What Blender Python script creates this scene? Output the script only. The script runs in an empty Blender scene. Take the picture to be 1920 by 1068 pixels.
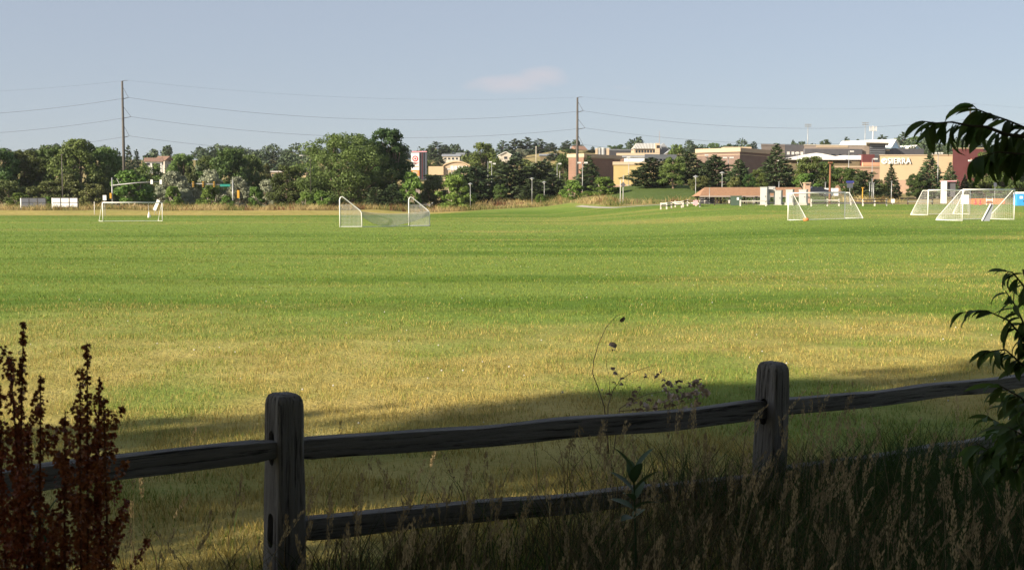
import bpy, bmesh, math, random
import numpy as np
from mathutils import Vector, Matrix

# ------------------------------------------------------------------ scene, camera, light
scene = bpy.context.scene
COL = scene.collection
R = math.radians
FOC, CX, CY, HOR, CAMZ = 2254.0, 960.0, 534.0, 385.0, 1.75     # the photograph's 1920 px frame
PITCH = math.atan((CY - HOR) / FOC)

cam_data = bpy.data.cameras.new('camera')
cam_data.sensor_width = 36.0
cam_data.lens = 36.0 * FOC / 1920.0
cam_data.clip_start = 0.05
cam_data.clip_end = 9000.0
cam = bpy.data.objects.new('camera', cam_data)
cam.location = (0, 0, CAMZ)
cam.rotation_euler = (math.pi / 2 - PITCH, 0, 0)
COL.objects.link(cam)
scene.camera = cam
cam_data.dof.use_dof = True
cam_data.dof.focus_distance = 60.0
cam_data.dof.aperture_fstop = 14.0

SUN_ELEV = R(23.0)
SUN_H = Vector((-0.84, -0.54)).normalized()          # ground direction towards the sun: left, a little behind
SUN_AZ = math.atan2(SUN_H.x, SUN_H.y)                # from +Y, clockwise

world = bpy.data.worlds.new('World')
scene.world = world
world.use_nodes = True
wn = world.node_tree
for n in list(wn.nodes):
    wn.nodes.remove(n)
sky = wn.nodes.new('ShaderNodeTexSky')
sky.sky_type = 'NISHITA'
sky.sun_disc = False
sky.sun_elevation = SUN_ELEV
sky.sun_rotation = SUN_AZ
sky.altitude = 1700
sky.air_density = 1.0
sky.dust_density = 3.2
sky.ozone_density = 1.2
SKY_STRENGTH = 0.05
wbg = wn.nodes.new('ShaderNodeBackground')
wout = wn.nodes.new('ShaderNodeOutputWorld')
wbg.inputs['Strength'].default_value = SKY_STRENGTH
# thin, slightly pink evening clouds: noise broken up across the sky, kept low above the skyline
wtc = wn.nodes.new('ShaderNodeTexCoord')
wmap = wn.nodes.new('ShaderNodeMapping')
wmap.inputs['Scale'].default_value = (16.0, 16.0, 46.0)
wmap.inputs['Location'].default_value = (3.35, 0.0, 0.9)
wn.links.new(wtc.outputs['Generated'], wmap.inputs['Vector'])
wnoise = wn.nodes.new('ShaderNodeTexNoise')
wnoise.inputs['Scale'].default_value = 1.0
wnoise.inputs['Detail'].default_value = 7.0
wnoise.inputs['Roughness'].default_value = 0.55
wn.links.new(wmap.outputs['Vector'], wnoise.inputs['Vector'])


def w_math(op, a, b, clamp=False):
    n = wn.nodes.new('ShaderNodeMath')
    n.operation = op
    n.use_clamp = clamp
    for i, v in enumerate((a, b)):
        if isinstance(v, (int, float)):
            n.inputs[i].default_value = v
        else:
            wn.links.new(v, n.inputs[i])
    return n.outputs[0]


def w_blob(u, v, su, sv):
    """soft ellipse round the sky direction (x/y = u, z/y = v)"""
    sep = wn.nodes.new('ShaderNodeSeparateXYZ')
    wn.links.new(wtc.outputs['Generated'], sep.inputs[0])
    yy = w_math('MAXIMUM', sep.outputs['Y'], 0.05)
    a = w_math('MULTIPLY', w_math('SUBTRACT', w_math('DIVIDE', sep.outputs['X'], yy), u), 1.0 / su)
    b = w_math('MULTIPLY', w_math('SUBTRACT', w_math('DIVIDE', sep.outputs['Z'], yy), v), 1.0 / sv)
    d = w_math('ADD', w_math('MULTIPLY', a, a), w_math('MULTIPLY', b, b))
    return w_math('SUBTRACT', 1.0, d, True)


def pix_uv(px, py):
    u = (px - CX) / FOC
    v = (CY - py) / FOC
    s, c = math.sin(PITCH), math.cos(PITCH)
    y = c + v * s
    return u / y, (-s + v * c) / y


cl = 0.0
for (bx_, by_, bsx, bsy, amp) in ((965, 158, 125, 26, 1.0), (1020, 148, 75, 30, 1.0), (1170, 166, 60, 12, 0.5), (1790, 112, 70, 28, 0.4)):
    uu, vv = pix_uv(bx_, by_)
    blob = w_blob(uu, vv, bsx / FOC, bsy / FOC)
    cl = w_math('MAXIMUM', cl, w_math('MULTIPLY', blob, amp))
wramp = wn.nodes.new('ShaderNodeMapRange')
wramp.inputs['From Min'].default_value = 0.72
wramp.inputs['From Max'].default_value = 1.12
wn.links.new(w_math('ADD', wnoise.outputs['Fac'], w_math('MULTIPLY', cl, 0.55)), wramp.inputs['Value'])
cfac = w_math('MULTIPLY', wramp.outputs[0], 0.48)
wmix = wn.nodes.new('ShaderNodeMix')
wmix.data_type = 'RGBA'
wn.links.new(cfac, wmix.inputs['Factor'])
# evening haze greys the sky a little
whaze = wn.nodes.new('ShaderNodeMix')
whaze.data_type = 'RGBA'
whaze.inputs['Factor'].default_value = 0.6
SKY_GREY = (4.66, 5.06, 5.85, 1)
CLOUD_COL = (6.6, 5.75, 5.85, 1)
wn.links.new(sky.outputs['Color'], whaze.inputs['A'])
whaze.inputs['B'].default_value = SKY_GREY
wn.links.new(whaze.outputs['Result'], wmix.inputs['A'])
wmix.inputs['B'].default_value = CLOUD_COL
wn.links.new(wmix.outputs['Result'], wbg.inputs['Color'])
wn.links.new(wbg.outputs[0], wout.inputs[0])

sun_data = bpy.data.lights.new('sun', 'SUN')
sun_data.energy = 5.0
sun_data.angle = R(0.5)
sun_data.color = (1.0, 0.86, 0.66)
sun = bpy.data.objects.new('sun', sun_data)
sd = Vector((SUN_H.x * math.cos(SUN_ELEV), SUN_H.y * math.cos(SUN_ELEV), math.sin(SUN_ELEV)))
sun.rotation_euler = sd.to_track_quat('Z', 'Y').to_euler()
COL.objects.link(sun)

scene.view_settings.view_transform = 'Standard'
scene.view_settings.look = 'None'
scene.view_settings.exposure = 1.2
scene.view_settings.gamma = 1.0
scene.view_settings.use_curve_mapping = False
scene.render.engine = 'CYCLES'
scene.cycles.max_bounces = 6
scene.cycles.diffuse_bounces = 3
scene.cycles.transparent_max_bounces = 8
scene.cycles.use_denoising = True

# ------------------------------------------------------------------ small maths
rng = np.random.default_rng(7)
rnd = random.Random(11)


def sm(a, b, v):
    t = np.clip((np.asarray(v, float) - a) / (b - a), 0, 1)
    return t * t * (3 - 2 * t)


def P(px, py, D):
    """point at ground distance D (world y) that photo pixel px, py looks at"""
    u = (px - CX) / FOC
    v = (CY - py) / FOC
    s, c = math.sin(PITCH), math.cos(PITCH)
    y = c + v * s
    k = D / y
    return Vector((u * k, D, CAMZ + (-s + v * c) * k))


def PX(px, D):
    return P(px, HOR, D).x


def PZ(py, D):
    return P(CX, py, D).z


_perm = np.random.default_rng(3).random((256, 256))


def vnoise(x, y, scale):
    x = np.asarray(x, float) / scale + 1000.0
    y = np.asarray(y, float) / scale + 1000.0
    xi = np.floor(x).astype(int)
    yi = np.floor(y).astype(int)
    fx = x - xi
    fy = y - yi
    fx = fx * fx * (3 - 2 * fx)
    fy = fy * fy * (3 - 2 * fy)
    g = lambda a, b: _perm[a & 255, b & 255]
    return (g(xi, yi) * (1 - fx) + g(xi + 1, yi) * fx) * (1 - fy) + (g(xi, yi + 1) * (1 - fx) + g(xi + 1, yi + 1) * fx) * fy


def fbm(x, y, scale, oct=4):
    t = 0
    a = 0.5
    for i in range(oct):
        t = t + a * vnoise(np.asarray(x) + 37.1 * i, np.asarray(y) - 11.3 * i, scale)
        a *= 0.5
        scale *= 0.5
    return t / (1 - 0.5 ** oct)


def edge_y(x):
    """far edge of the mown field"""
    return np.interp(x, [-140, -45, -25, -8, 12, 20, 27, 60, 120], [214, 219, 232, 250, 246, 206, 186, 172, 168])


def zt(x, y):
    """terrain height"""
    x = np.asarray(x, float)
    y = np.asarray(y, float)
    f = np.interp(y, [40, 95, 115, 150, 170, 200], [0.0, 0.58, 0.80, 1.38, 1.85, 2.1])
    z = sm(4, 28, x) * f
    e = edge_y(x)
    bank = 0.9 * sm(e + 4, e + 30, y) * (1 - sm(4, 24, x))
    plat = np.interp(x, [-20, 12, 30, 50, 75, 130], [0.0, 2.8, 4.4, 4.2, 2.4, 2.6]) * sm(205, 285, y)
    hill = 26.5 * sm(345, 700, y) + 6.0 * sm(700, 1500, y)
    near = -0.07 * sm(0, 2.5, x) * (1 - sm(9, 16, y)) + 0.05 * (fbm(x, y, 6.0, 2) - 0.5) * (1 - sm(30, 60, y))
    rough = 0.5 * (fbm(x, y, 9.0, 3) - 0.5) * sm(e + 6, e + 22, y) * (1 - sm(500, 900, y))
    return z + bank + plat + hill + near + rough


def Z(x, y):
    return float(zt(x, y))


def bank_off(x):
    """gap between the mown field and the tall grass bank"""
    return np.interp(x, [-30, -10], [24.0, 4.0])


def greenness(x, y):
    """1 = watered green turf, 0 = dry straw turf"""
    x = np.asarray(x, float)
    y = np.asarray(y, float)
    line = 15.8 + 4.0 * (fbm(x, y, 7.0, 3) - 0.5) * 2 + 0.10 * x
    g = sm(line - 5.5, line + 6.5, y)
    n = fbm(x + 60, y, 2.6, 3)
    dry = 0.05 + 0.95 * sm(0.42, 0.68, n) * 0.74
    wet = 0.99 - 0.36 * sm(0.54, 0.74, fbm(x * 0.55 + 9, y * 1.15 + 4, 9.0, 3)) - 0.15 * sm(0.45, 0.7, fbm(x * 0.3, y * 1.3, 30.0, 3)) * sm(25, 70, y)
    v = dry * (1 - g) + wet * g
    e = edge_y(x)
    tan_strip = sm(e - 13, e - 4, y + 7 * (fbm(x, y, 20, 2) - 0.5)) * (1 - sm(-14, -4, x))
    v = v * (1 - 0.92 * tan_strip)
    return np.clip(v, 0, 1)


def band(x, y):
    """lighter and darker streaks of the mown turf, 0..1"""
    x = np.asarray(x, float)
    y = np.asarray(y, float)
    sc = 0.60 * fbm(x * 0.20 + 50, y, 3.6, 4) + 0.40 * fbm(x * 0.25 - 80, y + 33, 11.0, 4)
    far = fbm(x * 0.25 + 11, y - 70, 38.0, 4)
    k = sm(45, 110, y)
    return sm(0.37, 0.60, sc * (1 - 0.6 * k) + far * 0.6 * k)


# ------------------------------------------------------------------ materials
def lin(c):
    c = np.asarray(c, float) / 255.0
    return tuple(np.where(c <= 0.04045, c / 12.92, ((c + 0.055) / 1.055) ** 2.4)) + (1.0,)


def new_mat(name):
    m = bpy.data.materials.new(name)
    m.use_nodes = True
    nt = m.node_tree
    return m, nt, nt.nodes['Principled BSDF']


def ramp(nt, fac, stops):
    r = nt.nodes.new('ShaderNodeValToRGB')
    while len(r.color_ramp.elements) < len(stops):
        r.color_ramp.elements.new(0.5)
    for e, (p, c) in zip(r.color_ramp.elements, stops):
        e.position = p
        e.color = c if len(c) == 4 else (*c, 1)
    nt.links.new(fac, r.inputs['Fac'])
    return r.outputs['Color']


def noise(nt, scale, detail=4, rough=0.55, vec=None, mapping=None):
    n = nt.nodes.new('ShaderNodeTexNoise')
    n.inputs['Scale'].default_value = scale
    n.inputs['Detail'].default_value = detail
    n.inputs['Roughness'].default_value = rough
    if vec is None:
        tc = nt.nodes.new('ShaderNodeTexCoord')
        vec = tc.outputs['Object']
    if mapping:
        mp = nt.nodes.new('ShaderNodeMapping')
        mp.inputs['Scale'].default_value = mapping
        nt.links.new(vec, mp.inputs['Vector'])
        vec = mp.outputs['Vector']
    nt.links.new(vec, n.inputs['Vector'])
    return n.outputs['Fac']


def mixc(nt, fac, a, b, mode='MIX'):
    m = nt.nodes.new('ShaderNodeMix')
    m.data_type = 'RGBA'
    m.blend_type = mode
    for key, v in (('Factor', fac), ('A', a), ('B', b)):
        if isinstance(v, (int, float)):
            m.inputs[key].default_value = v
        elif isinstance(v, tuple):
            m.inputs[key].default_value = v if len(v) == 4 else (*v, 1)
        else:
            nt.links.new(v, m.inputs[key])
    return m.outputs['Result']


def bump(nt, bsdf, height, strength=0.4, dist=0.02):
    b = nt.nodes.new('ShaderNodeBump')
    b.inputs['Strength'].default_value = strength
    b.inputs['Distance'].default_value = dist
    nt.links.new(height, b.inputs['Height'])
    nt.links.new(b.outputs['Normal'], bsdf.inputs['Normal'])


def paint(name, col, rough=0.55, vary=0.12, scale=1.5, metal=0.0, bmp=0.0, stretch=None):
    """painted / plain surface with slight dirt and fading"""
    m, nt, b = new_mat(name)
    n = noise(nt, scale, 5, 0.6, mapping=stretch)
    lo = tuple(v * (1 - vary) for v in col[:3])
    hi = tuple(min(1, v * (1 + vary)) for v in col[:3])
    nt.links.new(ramp(nt, n, [(0.3, lo), (0.7, hi)]), b.inputs['Base Color'])
    b.inputs['Roughness'].default_value = rough
    b.inputs['Metallic'].default_value = metal
    b.inputs['Specular IOR Level'].default_value = 0.3
    if bmp:
        bump(nt, b, noise(nt, scale * 12, 3), bmp, 0.01)
    return m


def leaf_mat(name, dark, light, trans=0.25, hue_var=0.04, val_var=0.35):
    """foliage: per-leaf variation from the mesh, per-plant variation from the object"""
    m, nt, b = new_mat(name)
    at = nt.nodes.new('ShaderNodeAttribute')
    at.attribute_name = 'var'
    c = ramp(nt, at.outputs['Fac'], [(0.0, dark), (1.0, light)])
    oi = nt.nodes.new('ShaderNodeObjectInfo')
    hs = nt.nodes.new('ShaderNodeHueSaturation')
    mr = nt.nodes.new('ShaderNodeMapRange')
    mr.inputs['To Min'].default_value = 0.5 - hue_var
    mr.inputs['To Max'].default_value = 0.5 + hue_var
    nt.links.new(oi.outputs['Random'], mr.inputs['Value'])
    nt.links.new(mr.outputs[0], hs.inputs['Hue'])
    m2 = nt.nodes.new('ShaderNodeMath')
    m2.operation = 'MULTIPLY'
    m2.inputs[1].default_value = 7.31
    nt.links.new(oi.outputs['Random'], m2.inputs[0])
    m3 = nt.nodes.new('ShaderNodeMath')
    m3.operation = 'FRACT'
    nt.links.new(m2.outputs[0], m3.inputs[0])
    mr2 = nt.nodes.new('ShaderNodeMapRange')
    mr2.inputs['To Min'].default_value = 1 - val_var
    mr2.inputs['To Max'].default_value = 1 + val_var
    nt.links.new(m3.outputs[0], mr2.inputs['Value'])
    nt.links.new(mr2.outputs[0], hs.inputs['Value'])
    nt.links.new(c, hs.inputs['Color'])
    nt.links.new(hs.outputs['Color'], b.inputs['Base Color'])
    b.inputs['Roughness'].default_value = 0.55
    b.inputs['Specular IOR Level'].default_value = 0.25
    if trans > 0:
        t = nt.nodes.new('ShaderNodeBsdfTranslucent')
        nt.links.new(hs.outputs['Color'], t.inputs['Color'])
        ms = nt.nodes.new('ShaderNodeMixShader')
        ms.inputs[0].default_value = trans
        nt.links.new(b.outputs[0], ms.inputs[1])
        nt.links.new(t.outputs[0], ms.inputs[2])
        nt.links.new(ms.outputs[0], nt.nodes['Material Output'].inputs['Surface'])
    return m


M = {}
M['white'] = paint('white_paint', (0.78, 0.78, 0.76), 0.4, 0.06)
M['net'] = paint('net_cord', (0.52, 0.52, 0.51), 0.7, 0.04)
M['galv'] = paint('galvanised_steel', (0.30, 0.31, 0.32), 0.45, 0.12, metal=0.3)
M['lamp_white'] = paint('lamp_housing', (0.55, 0.55, 0.54), 0.5, 0.06)
M['pole_steel'] = paint('weathered_pole', (0.09, 0.082, 0.076), 0.7, 0.25, 0.6, stretch=(1, 1, .1))
M['wire'] = paint('wire', (0.10, 0.10, 0.11), 0.6, 0.1)
M['black'] = paint('black_metal', (0.03, 0.03, 0.032), 0.5, 0.2)
M['dark'] = paint('dark_void', (0.02, 0.02, 0.022), 0.8, 0.2)
M['grey_panel'] = paint('grey_panel', (0.085, 0.095, 0.12), 0.5, 0.06)
M['white_panel'] = paint('white_panel', (0.72, 0.72, 0.71), 0.5, 0.04)
M['yellow'] = paint('signal_yellow', (0.46, 0.26, 0.03), 0.5, 0.08)
M['green_sign'] = paint('street_sign_green', (0.02, 0.20, 0.17), 0.4, 0.05)
M['red'] = paint('sign_red', (0.70, 0.03, 0.05), 0.4, 0.05)
M['orange'] = paint('orange_plastic', (0.80, 0.22, 0.08), 0.5, 0.1)
M['sign_orange'] = paint('sign_orange', (0.85, 0.28, 0.10), 0.45, 0.05)
M['sign_blue'] = paint('sign_blue', (0.35, 0.45, 0.65), 0.45, 0.05)
M['tan'] = paint('tan_stucco', (0.44, 0.35, 0.255), 0.85, 0.06, 0.5)
M['cream'] = paint('cream_stucco', (0.47, 0.365, 0.24), 0.85, 0.05, 0.4)
M['yellow_wall'] = paint('yellow_stucco', (0.43, 0.33, 0.155), 0.85, 0.05, 0.4)
M['pink_wall'] = paint('pinkish_block', (0.62, 0.34, 0.22), 0.85, 0.08, 0.6)
M['maroon'] = paint('maroon_wall', (0.115, 0.036, 0.038), 0.8, 0.08, 0.5)
M['olive_wall'] = paint('olive_wall', (0.16, 0.13, 0.08), 0.85, 0.1, 0.5)
M['grey_brown'] = paint('grey_brown_wall', (0.30, 0.25, 0.22), 0.85, 0.08, 0.5)
M['dark_grey_wall'] = paint('dark_grey_wall', (0.10, 0.10, 0.115), 0.8, 0.1, 0.5)
M['blue_wall'] = paint('pale_blue_wall', (0.36, 0.50, 0.66), 0.7, 0.05, 0.5)
M['grey_roof'] = paint('grey_roof', (0.24, 0.26, 0.29), 0.7, 0.1, 0.5)
M['metal_roof'] = paint('pale_metal_roof', (0.36, 0.35, 0.31), 0.5, 0.1, 0.5)
M['shingle'] = paint('brown_shingle', (0.29, 0.17, 0.105), 0.9, 0.18, 3.0, bmp=0.3)
M['terracotta'] = paint('terracotta_roof', (0.22, 0.135, 0.10), 0.9, 0.15, 1.0)
M['beige_wall'] = paint('beige_siding', (0.50, 0.46, 0.40), 0.85, 0.06, 0.5)
M['glass'] = paint('dark_window', (0.03, 0.035, 0.045), 0.15, 0.2)
M['concrete'] = paint('concrete', (0.33, 0.31, 0.28), 0.9, 0.12, 1.0)
M['asphalt'] = paint('asphalt', (0.06, 0.06, 0.062), 0.9, 0.15, 0.8)
M['cabinet_white'] = paint('cabinet_white', (0.33, 0.34, 0.34), 0.5, 0.05)
M['cabinet_grey'] = paint('cabinet_grey', (0.27, 0.29, 0.29), 0.5, 0.06)
M['cabinet_green'] = paint('cabinet_green', (0.055, 0.085, 0.065), 0.5, 0.08)
M['blue_plastic'] = paint('blue_plastic', (0.05, 0.30, 0.72), 0.45, 0.06)
M['bark'] = paint('bark', (0.16, 0.12, 0.09), 0.95, 0.3, 2.0, bmp=0.5, stretch=(1, 1, .25))
M['pale_bark'] = paint('pale_bark', (0.32, 0.28, 0.23), 0.95, 0.25, 2.0, bmp=0.4, stretch=(1, 1, .25))
M['wood_post'] = paint('brown_pole_wood', (0.20, 0.09, 0.05), 0.9, 0.25, 2.0, stretch=(1, 1, .1))
M['rail_white'] = paint('weathered_white_rail', (0.56, 0.53, 0.49), 0.8, 0.18, 2.0)
M['rail_brown'] = paint('dark_timber', (0.07, 0.055, 0.045), 0.85, 0.25, 2.0)
M['car_dark'] = paint('dark_car_paint', (0.03, 0.035, 0.05), 0.25, 0.05)
M['car_white'] = paint('white_car_paint', (0.70, 0.72, 0.74), 0.25, 0.03)
M['car_silver'] = paint('silver_car_paint', (0.35, 0.37, 0.40), 0.28, 0.03, metal=0.4)
M['tyre'] = paint('tyre_rubber', (0.02, 0.02, 0.02), 0.8, 0.1)
M['purple'] = paint('dark_blue_panel', (0.04, 0.05, 0.22), 0.5, 0.1)
M['pink'] = paint('pink_panel', (0.75, 0.35, 0.40), 0.6, 0.1)


def brick_mat(name, c1, c2, mortar, bw=0.6, rh=0.2):
    m, nt, b = new_mat(name)
    tc = nt.nodes.new('ShaderNodeTexCoord')
    sp = nt.nodes.new('ShaderNodeSeparateXYZ')
    nt.links.new(tc.outputs['Object'], sp.inputs[0])
    ad = nt.nodes.new('ShaderNodeMath')
    ad.operation = 'ADD'
    nt.links.new(sp.outputs['X'], ad.inputs[0])
    nt.links.new(sp.outputs['Y'], ad.inputs[1])
    cb = nt.nodes.new('ShaderNodeCombineXYZ')
    nt.links.new(ad.outputs[0], cb.inputs['X'])
    nt.links.new(sp.outputs['Z'], cb.inputs['Y'])
    t = nt.nodes.new('ShaderNodeTexBrick')
    t.inputs['Color1'].default_value = (*c1, 1)
    t.inputs['Color2'].default_value = (*c2, 1)
    t.inputs['Mortar'].default_value = (*mortar, 1)
    t.inputs['Scale'].default_value = 1.0
    t.inputs['Mortar Size'].default_value = 0.012
    t.inputs['Brick Width'].default_value = bw
    t.inputs['Row Height'].default_value = rh
    nt.links.new(cb.outputs[0], t.inputs['Vector'])
    nt.links.new(mixc(nt, 0.35, t.outputs['Color'], ramp(nt, noise(nt, 0.35, 4), [(0.3, tuple(v * .75 for v in c1)), (0.7, tuple(v * 1.2 for v in c2))])), b.inputs['Base Color'])
    b.inputs['Roughness'].default_value = 0.9
    return m


M['brick_brown'] = brick_mat('brown_brick', (0.19, 0.105, 0.075), (0.235, 0.135, 0.10), (0.26, 0.20, 0.16))
M['brick_red'] = brick_mat('red_brown_brick', (0.155, 0.105, 0.088), (0.185, 0.125, 0.105), (0.20, 0.155, 0.13))
M['brick_dark'] = brick_mat('dark_brick', (0.10, 0.05, 0.04), (0.13, 0.07, 0.05), (0.14, 0.10, 0.08))
M['brick_pink'] = brick_mat('pink_brick', (0.40, 0.265, 0.19), (0.45, 0.30, 0.22), (0.46, 0.36, 0.28))

# foliage
M['leaf_dark'] = leaf_mat('cottonwood_leaf', (0.046, 0.080, 0.022), (0.132, 0.200, 0.056), 0.36)
M['leaf_mid'] = leaf_mat('broadleaf', (0.047, 0.080, 0.022), (0.135, 0.195, 0.052), 0.36)
M['leaf_bright'] = leaf_mat('young_leaf', (0.070, 0.130, 0.022), (0.170, 0.260, 0.055), 0.32, 0.02, 0.2)
M['leaf_silver'] = leaf_mat('silvery_leaf', (0.130, 0.152, 0.100), (0.310, 0.335, 0.235), 0.15, 0.01, 0.15)
M['leaf_olive'] = leaf_mat('olive_brown_leaf', (0.060, 0.076, 0.022), (0.152, 0.175, 0.055), 0.22, 0.015, 0.2)
M['needle'] = leaf_mat('pine_needle', (0.022, 0.040, 0.017), (0.074, 0.106, 0.042), 0.08, 0.02, 0.25)
M['needle_far'] = leaf_mat('far_needle', (0.022, 0.040, 0.022), (0.070, 0.100, 0.050), 0.08, 0.02, 0.25)
M['leaf_near'] = leaf_mat('narrow_leaf', (0.050, 0.092, 0.020), (0.115, 0.175, 0.042), 0.45, 0.02, 0.25)
M['leaf_milk'] = leaf_mat('milkweed_leaf', (0.038, 0.072, 0.026), (0.075, 0.125, 0.046), 0.2, 0.01, 0.1)
M['dry_leaf'] = leaf_mat('dry_leaf', (0.16, 0.12, 0.095), (0.42, 0.33, 0.26), 0.1, 0.01, 0.3)
M['twig'] = paint('dry_twig', (0.20, 0.15, 0.11), 0.9, 0.2, 8.0)
M['green_twig'] = paint('green_twig', (0.07, 0.06, 0.035), 0.9, 0.2, 8.0)
M['dock'] = leaf_mat('dock_seed', (0.160, 0.048, 0.016), (0.420, 0.140, 0.048), 0.15, 0.01, 0.15)
M['dock_stem'] = paint('dock_stem', (0.13, 0.045, 0.022), 0.9, 0.2, 8.0)


def rgb_attr_mat(name, rough=0.7, trans=0.25):
    m, nt, b = new_mat(name)
    at = nt.nodes.new('ShaderNodeAttribute')
    at.attribute_name = 'tint'
    nt.links.new(at.outputs['Color'], b.inputs['Base Color'])
    b.inputs['Roughness'].default_value = rough
    b.inputs['Specular IOR Level'].default_value = 0.2
    t = nt.nodes.new('ShaderNodeBsdfTranslucent')
    nt.links.new(at.outputs['Color'], t.inputs['Color'])
    ms = nt.nodes.new('ShaderNodeMixShader')
    ms.inputs[0].default_value = trans
    nt.links.new(b.outputs[0], ms.inputs[1])
    nt.links.new(t.outputs[0], ms.inputs[2])
    nt.links.new(ms.outputs[0], nt.nodes['Material Output'].inputs['Surface'])
    return m


M['blade'] = rgb_attr_mat('grass_blade')


# ------------------------------------------------------------------ objects
def link(o, parent=None):
    COL.objects.link(o)
    if parent is not None:
        o.parent = parent
    return o


def tag(o, label=None, cat=None, group=None, kind=None):
    if label:
        o['label'] = label
    if cat:
        o['category'] = cat
    if group:
        o['group'] = group
    if kind:
        o['kind'] = kind
    return o


def thing(name, loc, label, cat, group=None, rotz=0.0):
    o = bpy.data.objects.new(name, None)
    o.empty_display_size = 0.3
    o.location = loc
    o.rotation_euler = (0, 0, rotz)
    link(o)
    return tag(o, label, cat, group)


def np_mesh(name, verts, faces, mat, var=None, tint=None, smooth=False):
    """faces: (n,3) or (n,4) array"""
    me = bpy.data.meshes.new(name)
    verts = np.asarray(verts, np.float32)
    faces = np.asarray(faces, np.int32)
    nf, k = faces.shape
    me.vertices.add(len(verts))
    me.vertices.foreach_set('co', verts.ravel())
    me.loops.add(nf * k)
    me.loops.foreach_set('vertex_index', faces.ravel())
    me.polygons.add(nf)
    me.polygons.foreach_set('loop_start', np.arange(0, nf * k, k, dtype=np.int32))
    if smooth:
        me.polygons.foreach_set('use_smooth', np.ones(nf, bool))
    if var is not None:
        a = me.attributes.new('var', 'FLOAT', 'POINT')
        a.data.foreach_set('value', np.asarray(var, np.float32))
    if tint is not None:
        a = me.attributes.new('tint', 'FLOAT_COLOR', 'POINT')
        t4 = np.ones((len(verts), 4), np.float32)
        t4[:, :3] = tint
        a.data.foreach_set('color', t4.ravel())
    me.materials.append(mat)
    me.update(calc_edges=True)
    me.validate()
    return me


def obj(name, me, parent=None):
    return link(bpy.data.objects.new(name, me), parent)


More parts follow.
